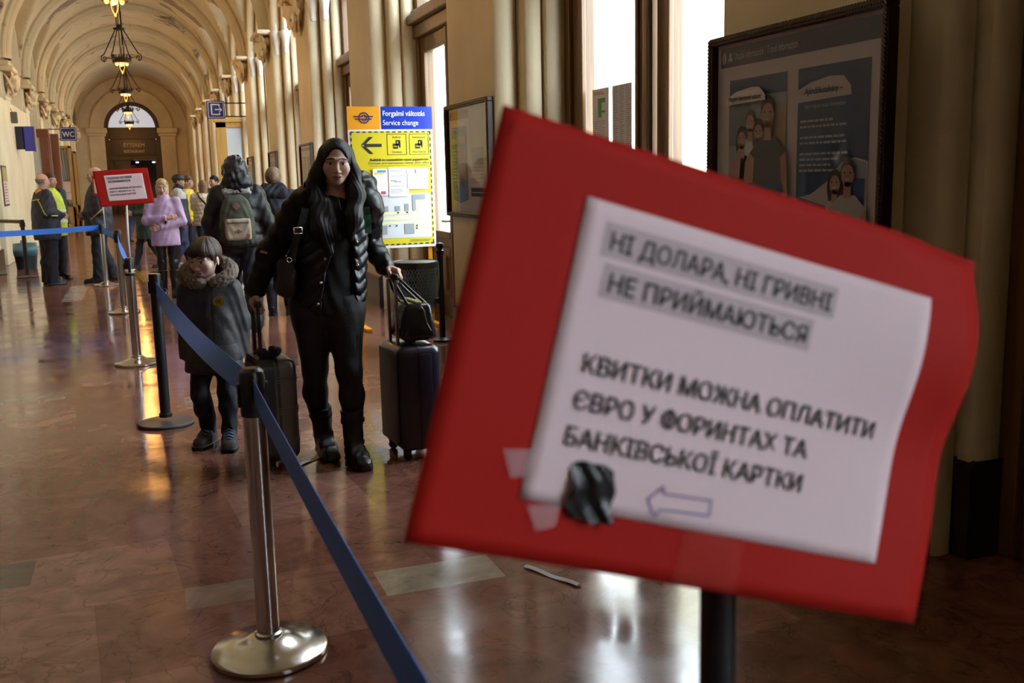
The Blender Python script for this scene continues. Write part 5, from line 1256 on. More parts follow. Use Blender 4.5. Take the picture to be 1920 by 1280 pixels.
def bob(th=.014, low=-.10, fringe=.04):
    def f(Q):
        x, y, z = Q[:, 0], Q[:, 1], Q[:, 2]
        cap = ell_((0, .018, .034), (.074+th, .094+th, .088+th))(Q)
        sides = loft([(low, .085, .075, 0, .030), (-.04, .090, .088, 0, .024), (.04, .086, .09, 0, .02), (.06, .07, .08, 0, .02)], None, .01)(Q)
        d = smin(cap, sides, .02)
        face = ell_((0, -.095, -.03), (.062, .075, .095))(Q); return smax(d, -face, .01)
    return strands(f, .003, 38)
# ------------------------------------------------------------------ people
def cloth(name, col, rough=.75, **k): return mat(name, col, rough, var=k.pop('var', .12), vs=k.pop('vs', 9), bump=k.pop('bump', .25), bs=k.pop('bs', 90), **k)
M_bootrub = mat('black boot leather', (.007, .007, .008), .38, bump=.2, bs=40)
class Fig:
    def __init__(s, label, loc, rz, H, **pose):
        s.t = thing('person', label, 'person', (loc[0], loc[1], 0), math.radians(rz)); s.J = joints(H, **pose); s.s = s.J['s']
    def body(s, skin, **k):
        V, Q, c, s.Rh, s.hc, s.hs = body_mesh(s.J, skin, None, None, **k); s.bo = np_mesh('body', V, Q, M_skin, s.t, True, c)
    def add(s, name, f, lo, hi, res, m, parent=None):
        V, Q = sdf_mesh(f, lo, hi, res); return np_mesh(name, V, Q, m, parent or s.t)
    def hair(s, f, m, res=.005, lo=-.16, hi=.16, name='hair', ext=0):
        g = lambda P: f((P-s.hc.astype('f'))@s.Rh/s.hs)*s.hs
        return s.add(name, g, s.hc-np.array((.17, .19, .17+ext))*s.hs, s.hc+np.array((.17, .19, .19))*s.hs, res, m)
    def jacket(s, m, hem, top=1.44, a=.04, sl=.028, res=.009, tab=None, quilt=None, squilt=None, fold=.004, seed=0, name='jacket', collar=True, k=.05, cuff=.02, sleeves='RL', wx=1.0):
        J, S_ = s.J, s.s
        cx, cy = J['neck'][0], J['neck'][1]; hx = (J['hipR'][0]+J['hipL'][0])/2; hy = (J['hipR'][1]+J['hipL'][1])/2
        def lean(z): u = min(1, max(0, (z-.9)/.5)); return hx+(cx-hx)*u, hy+(cy-hy)*u
        tb = tab or [(hem, .165+a, .115+a*1.0), (.95, .165+a, .115+a), (1.10, .145+a*1.05, .10+a), (1.25, .155+a, .105+a), (1.36, .165+a*.6, .10+a*.7), (1.41, .115+a*.3, .085+a*.3), (1.455, .065+a*.3, .065+a*.3)]
        rows = []
        for z, aw, bw in tb:
            x, y = lean(z); rows.append((z*S_, aw*S_*wx, bw*S_, x, y))
        fs = [loft(rows, quilt and (quilt[0], quilt[1], hem*S_), .02)]
        for q in sleeves:
            sh, el, wr = (Vector(J[n+q]) for n in ('sh', 'el', 'wr')); c = wr-(wr-el).normalized()*cuff*S_*-1
            fs += [smk(cone(sh, el, (.054+sl)*S_, (.044+sl)*S_, quilt=squilt), cone(el, wr, (.044+sl)*S_, (.028+sl*.75)*S_, quilt=squilt, cap=True), .03)]
        f = folds(U(fs, k*S_), fold, 1.0, seed)
        pts = [J['sh'+q] for q in sleeves]+[J['el'+q] for q in sleeves]+[J['wr'+q] for q in sleeves]+[(cx-.2*S_, cy-.15*S_, hem*S_), (cx+.2*S_, cy+.15*S_, 1.46*S_), (hx-.2*S_, hy-.15*S_, hem*S_), (hx+.2*S_, hy+.15*S_, hem*S_)]
        lo, hi = bounds(pts, .13*S_); s.jf = f
        return s.add(name, f, lo, hi, res, m)
    def trousers(s, m, top=.98, fit=.012, res=.009, bottom=.07, fold=.003, seed=1., hipw=.175, name='trousers', flare=.0):
        J, S_ = s.J, s.s; fs = []
        hx = (J['hipR'][0]+J['hipL'][0])/2; hy = (J['hipR'][1]+J['hipL'][1])/2
        fs.append(loft([(.79*S_, (hipw-.02)*S_, .10*S_, hx, hy), (.88*S_, (hipw+.005)*S_, .125*S_, hx, hy+.01), (top*S_, (hipw-.015)*S_, .115*S_, hx, hy)], None, .04))
        for q in 'RL':
            h, kn, an = (Vector(J[n+q]) for n in ('hip', 'kn', 'an')); e = an+(kn-an)*((bottom-.07)/.4)
            fs += [cone(h-Vector((0, 0, .02)), kn, (.088+fit)*S_, (.056+fit)*S_), smk(cone(kn, kn*.62+e*.38+Vector((0, .012*S_, 0)), (.056+fit)*S_, (.056+fit)*S_), cone(kn*.62+e*.38+Vector((0, .012*S_, 0)), e, (.056+fit)*S_, (.036+fit*1.2+flare)*S_), .03)]
        f = folds(U(fs, .035*S_), fold, 1.1, seed); lo, hi = bounds([J[n+q] for n in ('hip', 'kn', 'an') for q in 'RL'], .2*S_); hi[2] = (top+.03)*S_; lo[2] = max(.0, min(J['anR'][2], J['anL'][2])-.05)
        return s.add(name, f, lo, hi, res, m)
    def shoes(s, m, dR=(0, -1), dL=(0, -1), L=.27, top=.10, wd=.045, res=.006, pR=0, pL=0, name='shoe'):
        out = []
        for q, d, p in (('R', dR, pR), ('L', dL, pL)):
            f = shoe_sdf(s.J['an'+q], d, L*s.s, wd*s.s, top*s.s, p); c = np.array(s.J['an'+q]); lo = c-.26*s.s; hi = c+.26*s.s; hi[2] = c[2]+.22*s.s
            lo[2] = c[2]-.14 if p else -.012
            out.append(s.add(name, f, lo, hi, res, m))
        return out
    def strip(s, name, pts, wd, m, th=.004, nrm=None, parent=None):
        """flat strap following points; nrm = outward direction at each point"""
        bm = nb(); pts = [Vector(p) for p in pts]; rows = []
        for i, p in enumerate(pts):
            d = (pts[min(i+1, len(pts)-1)]-pts[max(0, i-1)]).normalized(); n = Vector(nrm[i] if nrm else (0, -1, 0)); w_ = d.cross(n).normalized()*wd/2; n = w_.cross(d).normalized()*th
            rows.append([bm.verts.new(q) for q in (p-w_, p-w_+n, p+w_+n, p+w_)])
        for A, B in zip(rows, rows[1:]):
            for k in range(4): bm.faces.new((A[k], A[(k+1) % 4], B[(k+1) % 4], B[k]))
        bm.faces.new(rows[0]); bm.faces.new(rows[-1][::-1])
        return fin(name, bm, m, parent or s.t, True, 50)
    def snap(s, pts, d, f=None, off=.003):
        """march points along direction d until they touch the garment"""
        P = np.array(pts, 'f'); d = np.array(d, 'f'); d = d/np.linalg.norm(d); f = f or s.jf
        P = P-d*.35
        for _ in range(60): P = P+d*np.clip(f(P)-off, -.03, .03)[:, None]*.8
        return [tuple(p) for p in P]
def smk(f, g, k): return lambda P: smin(f(P), g(P), k)
M_hblack = mat('black hair', (.007, .0055, .0055), .5, spec=.3, var=.3, vs=30); M_hbrown = mat('brown hair', (.050, .026, .016), .5, var=.3, vs=40); M_hblond = mat('blond hair', (.50, .36, .17), .5, var=.25, vs=40)
M_hgrey = mat('grey hair', (.18, .165, .15), .6, var=.25, vs=40); M_hash = mat('ash blond hair', (.20, .125, .065), .5, var=.3, vs=40)

# -- the woman ------------------------------------------------------
F = Fig('woman with long black hair, open black puffer jacket, leggings and boots, holding two suitcases', (.95, 5.23), 0, 1.70,
    shR=(-.165, .02, 1.375), elR=(-.325, .07, 1.13), wrR=(-.412, .055, .948), shL=(.195, .02, 1.372), elL=(.228, .22, 1.165), wrL=(.262, .025, 1.04),
    hipR=(-.135, .03, .88), hipL=(.025, .0, .88), knR=(-.135, .03, .515), knL=(.026, -.075, .505), anR=(-.088, .155, .095), anL=(.030, -.09, .09), neck=(.018, .02, 1.415), head=(.024, -.015, 1.582))
F.body((.64, .41, .33), yaw=math.radians(-8), pitch=math.radians(3), res=.008, hres=.0022, mouth=.0012, tilt=math.radians(2),
    hand_kw={'R': dict(d=(-.30, .02, -.95), n=(.95, .0, -.3), t=(.2, -1, 0), curl=(.75, .8, .85, .9), thumb=.5), 'L': dict(d=(.72, -.42, -.30), n=(-.3, 0, -1), t=(-.4, -1, 0), curl=(.9, .95, .95, 1.0), thumb=.5)},
    hcol=head_color((.64, .41, .33), lips=(.42, .17, .16), brow=(.018, .012, .010), brow_w=.0046))
# black top and leggings
M_top = cloth('black knit', (.0045, .0045, .005), .85, bump=.1); M_legg = mat('black leggings', (.0045, .005, .0075), .6, sheen=.05, bump=.15, bs=120)
J = F.J
tt = folds(U([loft([(.795, .195, .135, -.048, .015), (.90, .192, .13, -.045, .01), (1.08, .155, .115, -.02, .01), (1.22, .155, .125, .0, .005), (1.36, .15, .10, .01, .01), (1.405, .085, .07, .015, .012), (1.43, .066, .060, .018, .016)], None, .03)], .02), .003, 1, .4)
F.add('black_top', tt, np.array((-.25, -.2, .78)), np.array((.27, .2, 1.5)), .007, M_top)
fs = [loft([(.74, .175, .115, -.048, .015), (.82, .190, .128, -.048, .015), (.90, .16, .11, -.045, .01)], None, .04)]
for q in 'RL':
    h, kn, an = (Vector(J[n+q]) for n in ('hip', 'kn', 'an')); mid = kn*.66+an*.34+Vector((-.012 if q == 'R' else .012, .02, 0))
    fs += [cone(h-Vector((0, 0, .03)), kn, .117, .066), smk(cone(kn, mid, .062, .064), cone(mid, an, .064, .040), .03)]
F.add('leggings', folds(U(fs, .04), .0012, 1, 2), np.array((-.28, -.25, .05)), np.array((.28, .30, 1.0)), .007, M_legg)
# quilted jacket, open at the front
M_puff = mat('glossy black puffer', (.004, .004, .0058), .36, spec=.4, bump=.3, bs=22); M_sleeve = cloth('black sleeve cloth', (.004, .004, .0055), .6, spec=.3, bump=.4, bs=26)
def chev(f, per, amp):
    def g(P):
        x, z = P[:, 0], P[:, 2]; s_ = z*.86-np.abs(x-.10)*.55*np.sign(x-.05); return f(P)-amp*np.abs(np.sin(PI*s_/per))**.7
    return g
tors = loft([(.835, .190, .145, -.042, .02), (.93, .192, .148, -.036, .02), (1.10, .182, .140, -.018, .02), (1.25, .180, .140, .0, .02), (1.35, .172, .125, .01, .02), (1.41, .12, .10, .015, .03), (1.45, .08, .085, .018, .045)], None, .03)
tors = chev(tors, .055, .009)
def opening(P):     # the gap down the front: wide at chest and hem
    x, y, z = P[:, 0], P[:, 1], P[:, 2]
    l = np.interp(z, [.8, 1.0, 1.2, 1.32, 1.46], [-.115, -.085, -.015, -.03, -.06]); r = np.interp(z, [.8, 1.0, 1.2, 1.32, 1.46], [.075, .070, .075, .07, .09])
    return np.maximum(np.maximum(l-x, x-r), y-.0)
jk = folds(minus(tors, opening, .012), .003, 1, .7); F.jf = jk
F.add('puffer_jacket', jk, np.array((-.27, -.22, .80)), np.array((.27, .25, 1.50)), .006, M_puff)
for q in 'RL':
    sh, el, wr = (Vector(J[n+q]) for n in ('sh', 'el', 'wr')); sh2 = sh+Vector((.03 if q == 'R' else -.03, 0, .012))
    f = U([ell_(sh2, (.075, .085, .075)), cone(sh, el, .074, .064, quilt=(.075, .006)), smk(cone(el, wr, .064, .048, quilt=(.06, .005)), cone(wr-(wr-el).normalized()*.05, wr+(wr-el).normalized()*.012, .046, .044, cap=True), .02)], .03)
    lo, hi = bounds((sh, el, wr), .13); F.add('sleeve', folds(f, .005, 1, 3+len(q)), lo, hi, .0065, M_puff if q == 'L' else M_sleeve)
# hood lying behind the neck, bulging out on her left
f = U([cone((-.12, .085, 1.42), (.06, .13, 1.44), .055, .075), cone((.06, .13, 1.44), (.17, .07, 1.455), .075, .070, quilt=(.05, .008)), cone((.17, .07, 1.455), (.13, -.02, 1.37), .068, .04, quilt=(.05, .006))], .04)
F.add('hood', folds(f, .006, 1.4, 5), np.array((-.25, -.12, 1.28)), np.array((.30, .26, 1.58)), .006, M_puff)
# hair
hs = F.hs
def long_hair(Q):
    x, y, z = Q[:, 0], Q[:, 1], Q[:, 2]
    cap = ell_((0, .020, .036), (.086, .104, .095))(Q)
    R_ = U([cone((-.055, .0, .055), (-.088, -.005, -.05), .032, .038), cone((-.088, -.005, -.05), (-.135, -.035, -.17), .040, .060), cone((-.135, -.035, -.17), (-.165, -.07, -.26), .058, .055), cone((-.12, -.07, -.22), (-.09, -.13, -.33), .055, .045), cone((-.09, -.13, -.33), (-.045, -.14, -.44), .042, .022), cone((-.06, -.07, -.20), (-.01, -.13, -.36), .035, .03)], .04)(Q)
    L_ = U([cone((.055, .0, .055), (.084, -.002, -.05), .034, .036), cone((.084, -.002, -.05), (.095, -.05, -.16), .038, .045), cone((.095, -.05, -.16), (.075, -.11, -.27), .045, .045), cone((.075, -.11, -.27), (.06, -.135, -.37), .042, .02)], .04)(Q)
    back = loft([(-.2, .10, .05, 0, .08), (-.05, .092, .07, 0, .055), (.05, .08, .07, 0, .04)], None, .02)(Q)
    d = smin(smin(cap, back, .03), smin(R_, L_, .005), .02)
    face = ell_((.002, -.105, -.016), (.062, .078, .102))(Q)
    neck_gap = cone((.02, -.12, -.10), (.03, -.16, -.22), .038, .02)(Q)
    d = smax(d, -face, .014); d = smax(d, -neck_gap, .02)
    part = np.maximum(np.abs(x-.004)-.0025, -(z-.115)); d = np.maximum(d, -np.maximum(part, -(y+.0) if False else y-.08)*1.0-.0) if False else d
    a = np.arctan2(x, y+.02); u = x*30+np.sin(z*22)*1.5
    w1 = np.clip((z-.02)/.06, 0, 1); w2 = 1-w1; q = x*240+y*120+6*np.sin(z*14)+3*np.sin(z*31+x*30)
    return d+.0011*(w1*np.sin(a*52)*.7+w2*(np.sin(q)*.7+.6*np.sin(q*.43+2)+.5*np.sin(q*2.1)))
F.hair(long_hair, M_hblack, .0036, ext=.36)
# zip, studs, straps, buckle
p_ = F.snap([(x, 0, z) for x, z in ((-.030, 1.23), (-.075, 1.10), (-.105, .98), (-.125, .87), (.092, 1.18), (.092, 1.06))], (0, 1, 0), jk, .002)
for i, p in enumerate(p_):
    b = nb(); bmesh.ops.create_uvsphere(b, u_segments=10, v_segments=6, radius=.0085); bmesh.ops.scale(b, vec=(1, .5, 1), verts=b.verts); bmesh.ops.translate(b, vec=p, verts=b.verts); o = fin('press_stud', b, mat('pale brass stud', (.75, .66, .50), .25, .9), F.t, True)
b = nb(); tube(b, F.snap([(.018, 0, 1.405), (.02, 0, 1.375), (.022, 0, 1.345)], (0, 1, 0), tt, .002), .0035, 6); fin('zip', b, M_chrome, F.t)
M_strap = cloth('black strap', (.010, .010, .011), .6); M_flor = mat('green floral strap', (.012, .07, .035), .7, var=.9, vs=45)
allf = lambda P: np.minimum(jk(P), tors(P))
z_ = np.linspace(1.355, 1.22, 8)
pts = F.snap([(.152+.006*math.sin(i*.4), 0, z) for i, z in enumerate(z_)], (0, 1, 0), allf, .004); F.strip('backpack_strap', pts, .052, M_flor)
pts = F.snap([(-.128-.003*i, 0, z) for i, z in enumerate(z_)], (0, 1, 0), allf, .004); F.strip('backpack_strap', pts, .05, M_flor)
f = U([rbox((0, .24, 1.15), (.15, .075, .20), .07)], .02); F.add('backpack', folds(f, .005, 1, 8), np.array((-.25, .1, .85)), np.array((.25, .4, 1.45)), .012, M_strap)
# shoulder bag hanging at her right hip
pts = [(-.165, -.13, 1.36), (-.19, -.14, 1.28), (-.222, -.135, 1.20), (-.255, -.11, 1.10)]; F.strip('bag_strap', pts, .035, M_strap)
b = nb()
for a, c in (((-.230, -.155, 1.267), (-.190, -.155, 1.267)), ((-.230, -.155, 1.237), (-.190, -.155, 1.237)), ((-.230, -.155, 1.237), (-.230, -.155, 1.267)), ((-.190, -.155, 1.237), (-.190, -.155, 1.267))): tube(b, [a, c], .0035, 6)
fin('buckle', b, mat('bright steel', (.8, .8, .8), .2, 1.0), F.t, True)
b = nb(); tube(b, [(-.258+.012*math.cos(a), -.125, 1.105+.012*math.sin(a)) for a in np.linspace(0, 2*PI, 14)], .003, 6); fin('ring', b, mat('bright steel', (.8, .8, .8), .2, 1.0), F.t, True)
f = rbox((-.265, .03, 1.01), (.05, .125, .10), .04); F.add('shoulder_bag', folds(f, .005, 1.5, 2), np.array((-.35, -.14, .87)), np.array((-.18, .19, 1.14)), .008, cloth('dark taupe bag', (.022, .019, .016), .55))
b = nb(); box(b, (-.372, -.045, 1.145), (.035, .006, .012), Matrix.Rotation(.3, 3, 'Y')); fin('sleeve_tab', b, mat('orange tab', (.55, .20, .03), .5), F.t)
# boots
for q, d in (('R', (.08, -1)), ('L', (.12, -1))):
    an = Vector(J['an'+q]); f1 = shoe_sdf(J['an'+q], d, .265, .044, .125)
    kn = Vector(J['kn'+q]); ax_ = (kn-an).normalized(); top_ = an+ax_*.20; sh_ = cone(an, top_, .047, .061, cap=True); f = folds(smk(f1, sh_, .03), .0025, 1.6, 4)
    o = F.add('boot', f, np.array((an.x-.16, an.y-.30, -.012)), np.array((an.x+.16, an.y+.2, .33)), .005, M_bootrub)
    for z, yy in ((.115, .0), (.235, .0)):
        c_ = an+ax_*((z-.09)/ax_.z); b = nb(); lathe(b, [(.040+.07*(z-.09), -.011), (.0515+.07*(z-.09), -.011), (.0515+.07*(z-.09), .011), (.040+.07*(z-.09), .011)], 24); bmesh.ops.transform(b, matrix=Matrix.Translation(c_) @ Vector((0, 0, 1)).rotation_difference(ax_).to_matrix().to_4x4(), verts=b.verts); st = fin('boot_strap', b, M_strap, o, True, 40)
        b = nb(); sx = -1 if q == 'R' else 1; box(b, (c_.x+sx*(.052+.07*(z-.09)), c_.y, c_.z), (.008, .026, .026), None, .003); fin('boot_buckle', b, mat('dull steel', (.25, .25, .26), .3, 1), st)
# -- the boy --------------------------------------------------------
F = Fig('small boy with brown fringe in a dark grey parka with a fur trimmed hood', (.335, 5.84), -18, 1.17,
    shR=(-.115, .01, .90), elR=(-.148, .045, .70), wrR=(-.150, .01, .52), shL=(.115, .02, .90), elL=(.150, .06, .71), wrL=(.150, .05, .53),
    hipR=(-.065, 0, .55), hipL=(.065, .01, .55), knR=(-.075, -.055, .31), knL=(.065, -.02, .31), anR=(-.062, .03, .085), anL=(.072, -.04, .082), neck=(0, .02, .955), head=(-.005, -.012, 1.075))
F.body((.70, .48, .40), yaw=math.radians(-22), pitch=math.radians(10), res=.008, hres=.0021, child=True, hs=.93, hcol=head_color((.70, .48, .40), lips=(.46, .22, .20), brow=(.06, .035, .02), brow_w=.0026), nose=.96, hand_kw={q: dict(d=(0, -.1, -1), curl=(.6, .65, .7, .75)) for q in 'RL'})
M_parka = cloth('dark grey parka', (.032, .029, .030), .6, bump=.35, bs=28); M_btr = cloth('navy black trousers', (.008, .009, .015), .75)
tb = loft([(.435, .165, .132, 0, .01), (.50, .162, .132, 0, .01), (.62, .150, .126, 0, .01), (.75, .145, .12, 0, .01), (.85, .140, .112, 0, .01), (.905, .12, .10, 0, .01), (.935, .085, .082, 0, .004), (.958, .070, .070, -.003, .002)], None, .02)
fs = [tb]
for q in 'RL':
    sh, el, wr = (Vector(F.J[n+q]) for n in ('sh', 'el', 'wr')); fs.append(smk(cone(sh, el, .066, .056), cone(el, wr+(wr-el).normalized()*.012, .056, .045, cap=True), .03))
jf = folds(U(fs, .035), .0022, 1.3, 1.2)
def placket(P):     # covered front seam and pocket lines
    x, y, z = P[:, 0], P[:, 1], P[:, 2]; d = jf(P); fr = y < .0
    l = np.minimum(np.abs(x+.012), np.abs(x-.03)); g = np.where(fr & (z < .93), np.exp(-(l/.003)**2)*.0028, 0)
    g += np.where(fr & (np.abs(np.abs(x)-.10) < .045), np.exp(-((z-.60)/.003)**2)*.003, 0)
    g += np.exp(-((z-.50)/.004)**2)*.003
    return d+g
F.jf = placket; F.add('parka', placket, np.array((-.26, -.2, .40)), np.array((.26, .24, 1.03)), .0055, M_parka)
b = nb()
M_fur = mat('grey brown fur', (.20, .155, .125), .9, var=.5, vs=55)
# fur trim round the lowered hood: a soft ring with hairs
def ring_pt(a): return Vector((.128*math.sin(a), .015-.082*math.cos(a), 1.0-.055*math.cos(a)))
r = random.Random(5)
f = U([cone(ring_pt(a), ring_pt(a+.35), .034, .034) for a in np.arange(.45, 2*PI-.45, .33)], .02)
fur = F.add('hood_fur', lambda P: f(P)+.004*np.sin(P[:, 0]*190+P[:, 2]*70)*np.sin(P[:, 1]*170-P[:, 2]*150), np.array((-.24, -.16, .90)), np.array((.24, .2, 1.14)), .006, M_fur)
hb = nb()
for i in range(2600):
    a = r.uniform(.42, 2*PI-.42); c = ring_pt(a); d = Vector((r.gauss(0, 1), r.gauss(0, 1), r.gauss(0, 1))).normalized(); o = Vector((math.sin(a), -math.cos(a), .5)).normalized(); d = (d+o*.6).normalized()
    p = c+d*.030; q = p+(d+Vector((r.uniform(-.5, .5), r.uniform(-.5, .5), r.uniform(-.6, .1)))*.6).normalized()*r.uniform(.018, .034); s_ = d.cross(Vector((.3, .2, .9))).normalized()*.0011
    hb.faces.new([hb.verts.new(v) for v in (p-s_, p+s_, q)])
o = fin('fur_hairs', hb, M_fur, fur, angle='keep'); o['kind'] = 'stuff'
f = U([cone((-.07, .11, .93), (.07, .11, .93), .055, .055), cone((0, .10, .98), (0, .125, .88), .07, .05)], .05); F.add('hood', folds(f, .005, 1.5, 3), np.array((-.2, -.02, .78)), np.array((.2, .24, 1.08)), .008, M_parka)
def bowl(Q):
    x, y, z = Q[:, 0], Q[:, 1], Q[:, 2]; a = np.arctan2(x-.012, -(y-.03))
    d = smin(ell_((0, .018, .040), (.088, .106, .098))(Q), ell_((0, -.045, .058), (.070, .050, .040))(Q), .04)
    low = np.where(y < -.03, .036+.10*np.clip(x, -.05, .06)*-.18+.10*np.abs(x)*.1, .0); t = np.clip((y+.055)/.04, 0, 1); low = low*(1-t)+(-.005)*t
    low = np.where(y > .035, -.005-.08*np.clip((y-.035)/.05, 0, 1), low)+.004*np.sin(a*9+1)+.002*np.sin(a*27)
    ear = .016-np.sqrt(((np.abs(x)-.082)/1.3)**2+(y-.014)**2+((z+.010)/1.9)**2)
    r = np.clip(np.sqrt((x-.012)**2+(y-.03)**2)/.06, 0, 1)
    return smax(smax(d, (low-z)*.6, .008), ear, .005)+r*(.0016*np.sin(a*13+8*z)+.0008*np.sin(a*47+10*np.sin(z*20)))
F.hair(bowl, M_hbrown, .0032)
p_ = F.snap([(.072, 0, .845)], (0, 1, 0), placket, .006)[0]
b = nb(); bmesh.ops.create_cone(b, cap_ends=True, segments=28, radius1=.030, radius2=.030, depth=.004); bmesh.ops.transform(b, matrix=Matrix.Translation(p_) @ Matrix.Rotation(.25, 4, 'Z') @ Matrix.Rotation(PI/2+.12, 4, 'X'), verts=b.verts); bd = fin('badge', b, mat('ochre badge', (.38, .22, .015), .6), F.t)
q = Panel(Vector(p_)+Vector((-.018, -.0085, -.012)), (1, .25, 0), (0, -.12, 1), bd, .0008); q.text('09', .018, .001, .024, M_ink, 1, .026, .01, 'CENTER')
F.trousers(M_btr, top=.62, fit=.016, res=.006, hipw=.155, fold=.005, bottom=.075, seed=3, flare=.006)
sh = F.shoes(mat('grey brown suede', (.045, .038, .035), .7, var=.25, bump=.3, bs=80), (-.25, -1), (.15, -1), .30, .145, .058, .005)
M_lace = mat('blue laces', (.10, .20, .40), .7)
for o, q, d in zip(sh, 'RL', ((-.25, -1), (.15, -1))):
    an = Vector(F.J['an'+q]); dv = Vector((*d, 0)).normalized(); sv = Vector((0, 0, 1)).cross(dv); b = nb()
    for i in range(5):
        c = Vector((an.x, an.y, 0))+dv*(.018+.019*i)+Vector((0, 0, .120-.0125*i)); tube(b, [c-sv*.024+dv*.004-Vector((0, 0, .008)), c+Vector((0, 0, .004)), c+sv*.024-Vector((0, 0, .008))], .0042, 6)
    fin('laces', b, M_lace, o, True)
    z0 = -.002; f0 = shoe_sdf(F.J['an'+q], d, .30*F.s, .058*F.s, .145*F.s)
    c = np.array(F.J['an'+q]); F.add('sole', plane_cut(lambda P: f0(P)-.004, (0, 0, 1), (0, 0, .024)), np.array((c[0]-.16, c[1]-.22, -.012)), np.array((c[0]+.16, c[1]+.16, .06)), .005, M_bootrub, o)

# -- the guards -----------------------------------------------------
M_navy = cloth('navy uniform cloth', (.017, .018, .034), .6); M_navytr = cloth('navy uniform trousers', (.008, .009, .018), .8); M_pipe = mat('yellow piping', (.62, .52, .04), .5); M_shoe = mat('black shoe', (.010, .010, .011), .35)
GT = [(.70, .235, .185), (.85, .245, .20), (1.0, .245, .20), (1.15, .235, .185), (1.28, .215, .165), (1.38, .18, .13), (1.44, .105, .09), (1.475, .08, .08)]
F = Fig('bald guard in a navy coat with yellow piping, seen from behind at the left', (-1.34, 16.85), 112, 1.68, elL=(.25, .03, 1.12), wrL=(.17, -.20, 1.06), elR=(-.25, .04, 1.11), wrR=(-.12, -.22, 1.05))
F.body((.50, .28, .21), male=True, res=.012, hres=.0055, yaw=math.radians(12), hcol=head_color((.50, .28, .21), lips=(.38, .17, .15), brow=(.10, .08, .07)))
F.jacket(M_navy, .70, tab=GT, sl=.03, res=.011, fold=.006); F.hair(balding(), M_hgrey, .005); F.trousers(M_navytr, fit=.035, bottom=.03, res=.011, fold=.006, flare=.02); F.shoes(M_shoe, (.15, -1), (-.05, -1), .30, .09, .05)
def piping(F, d, pts, nm='piping', wd=.014, m=None):
    p = F.snap(pts, d, None, .003); F.strip(nm, p, wd, m or M_pipe, .003, [tuple(-np.array(d, float))]*len(p))
piping(F, (0, -1, 0), [(x, 0, 1.29+.02*abs(x)*5-.0) for x in np.linspace(-.16, .16, 9)]); piping(F, (-.8, -.6, 0), [(.14+.13*u, .15-.10*u, 1.31-.25*u) for u in np.linspace(0, 1, 8)]); piping(F, (.8, -.6, 0), [(-.14-.13*u, .15-.10*u, 1.31-.25*u) for u in np.linspace(0, 1, 8)])
piping(F, (1, -.1, 0), [(.0, -.02-.10*u, 1.06-.005*u) for u in np.linspace(0, 1, 6)])
f = loft([(1.39, .095, .085, 0, .025), (1.45, .080, .080, 0, .015), (1.475, .078, .076, 0, .012)], None, .008); F.add('collar_patch', plane_cut(lambda P: np.maximum(f(P)-.012, -(P[:, 1]-.05)), (0, 0, 1), (0, 0, 1.455)), np.array((-.13, 0, 1.36)), np.array((.13, .14, 1.49)), .006, mat('orange lining', (.75, .33, .02), .6))
F = Fig('person in a yellow hi-vis vest standing behind the bald guard', (-1.30, 17.75), 40, 1.70, wrL=(.22, -.05, .88))
F.body((.48, .28, .21), male=True, res=.012, hres=.006, yaw=.2, hcol=head_color((.48, .28, .21), lips=(.35, .16, .14)))
F.jacket(cloth('hi-vis yellow', (.52, .68, .04), .5), .82, tab=[(z, a*.88, b*.9) for z, a, b in GT], sl=.0, res=.011, sleeves=''); F.vest = F.jf
f = F.jf; F.add('reflective_band', lambda P: np.maximum(f(P)-.004, np.minimum(np.abs(P[:, 2]-1.10), np.abs(P[:, 2]-.93))-.025), np.array((-.3, -.3, .85)), np.array((.3, .3, 1.2)), .01, mat('silver band', (.6, .62, .62), .3))
F.jacket(cloth('dark green sleeves', (.012, .03, .035), .7), .80, tab=[(z, a*.84, b*.86) for z, a, b in GT], sl=.03, res=.012, name='under_jacket'); F.hair(short_hair(.008, .048), M_hbrown, .006); F.trousers(M_navytr, fit=.025, bottom=.04, res=.012); F.shoes(M_shoe)
F = Fig('grey haired guard in a navy coat standing in profile behind the small red notice', (-.60, 16.93), -92, 1.77, elR=(-.24, .05, 1.12), wrR=(-.10, -.19, 1.02), elL=(.25, .05, 1.12), wrL=(.08, -.20, 1.06), anL=(.11, -.06, .085), anR=(-.10, .14, .085), knL=(.10, -.04, .5))
F.body((.48, .29, .22), male=True, res=.012, hres=.0055, hcol=head_color((.48, .29, .22), lips=(.36, .18, .16), brow=(.12, .1, .09)))
F.jacket(M_navy, .72, tab=GT, sl=.03, res=.011, fold=.006); F.hair(balding(.006), M_hgrey, .005); F.trousers(M_navytr, fit=.03, bottom=.03, res=.011, fold=.006, flare=.015); F.shoes(M_shoe, L=.29)
piping(F, (-1, 0, 0), [(0, -.10+.20*u, .98+.16*u) for u in np.linspace(0, 1, 8)]); piping(F, (0, 1, 0), [(-.12+.05*u, 0, 1.27) for u in np.linspace(0, 1, 4)])

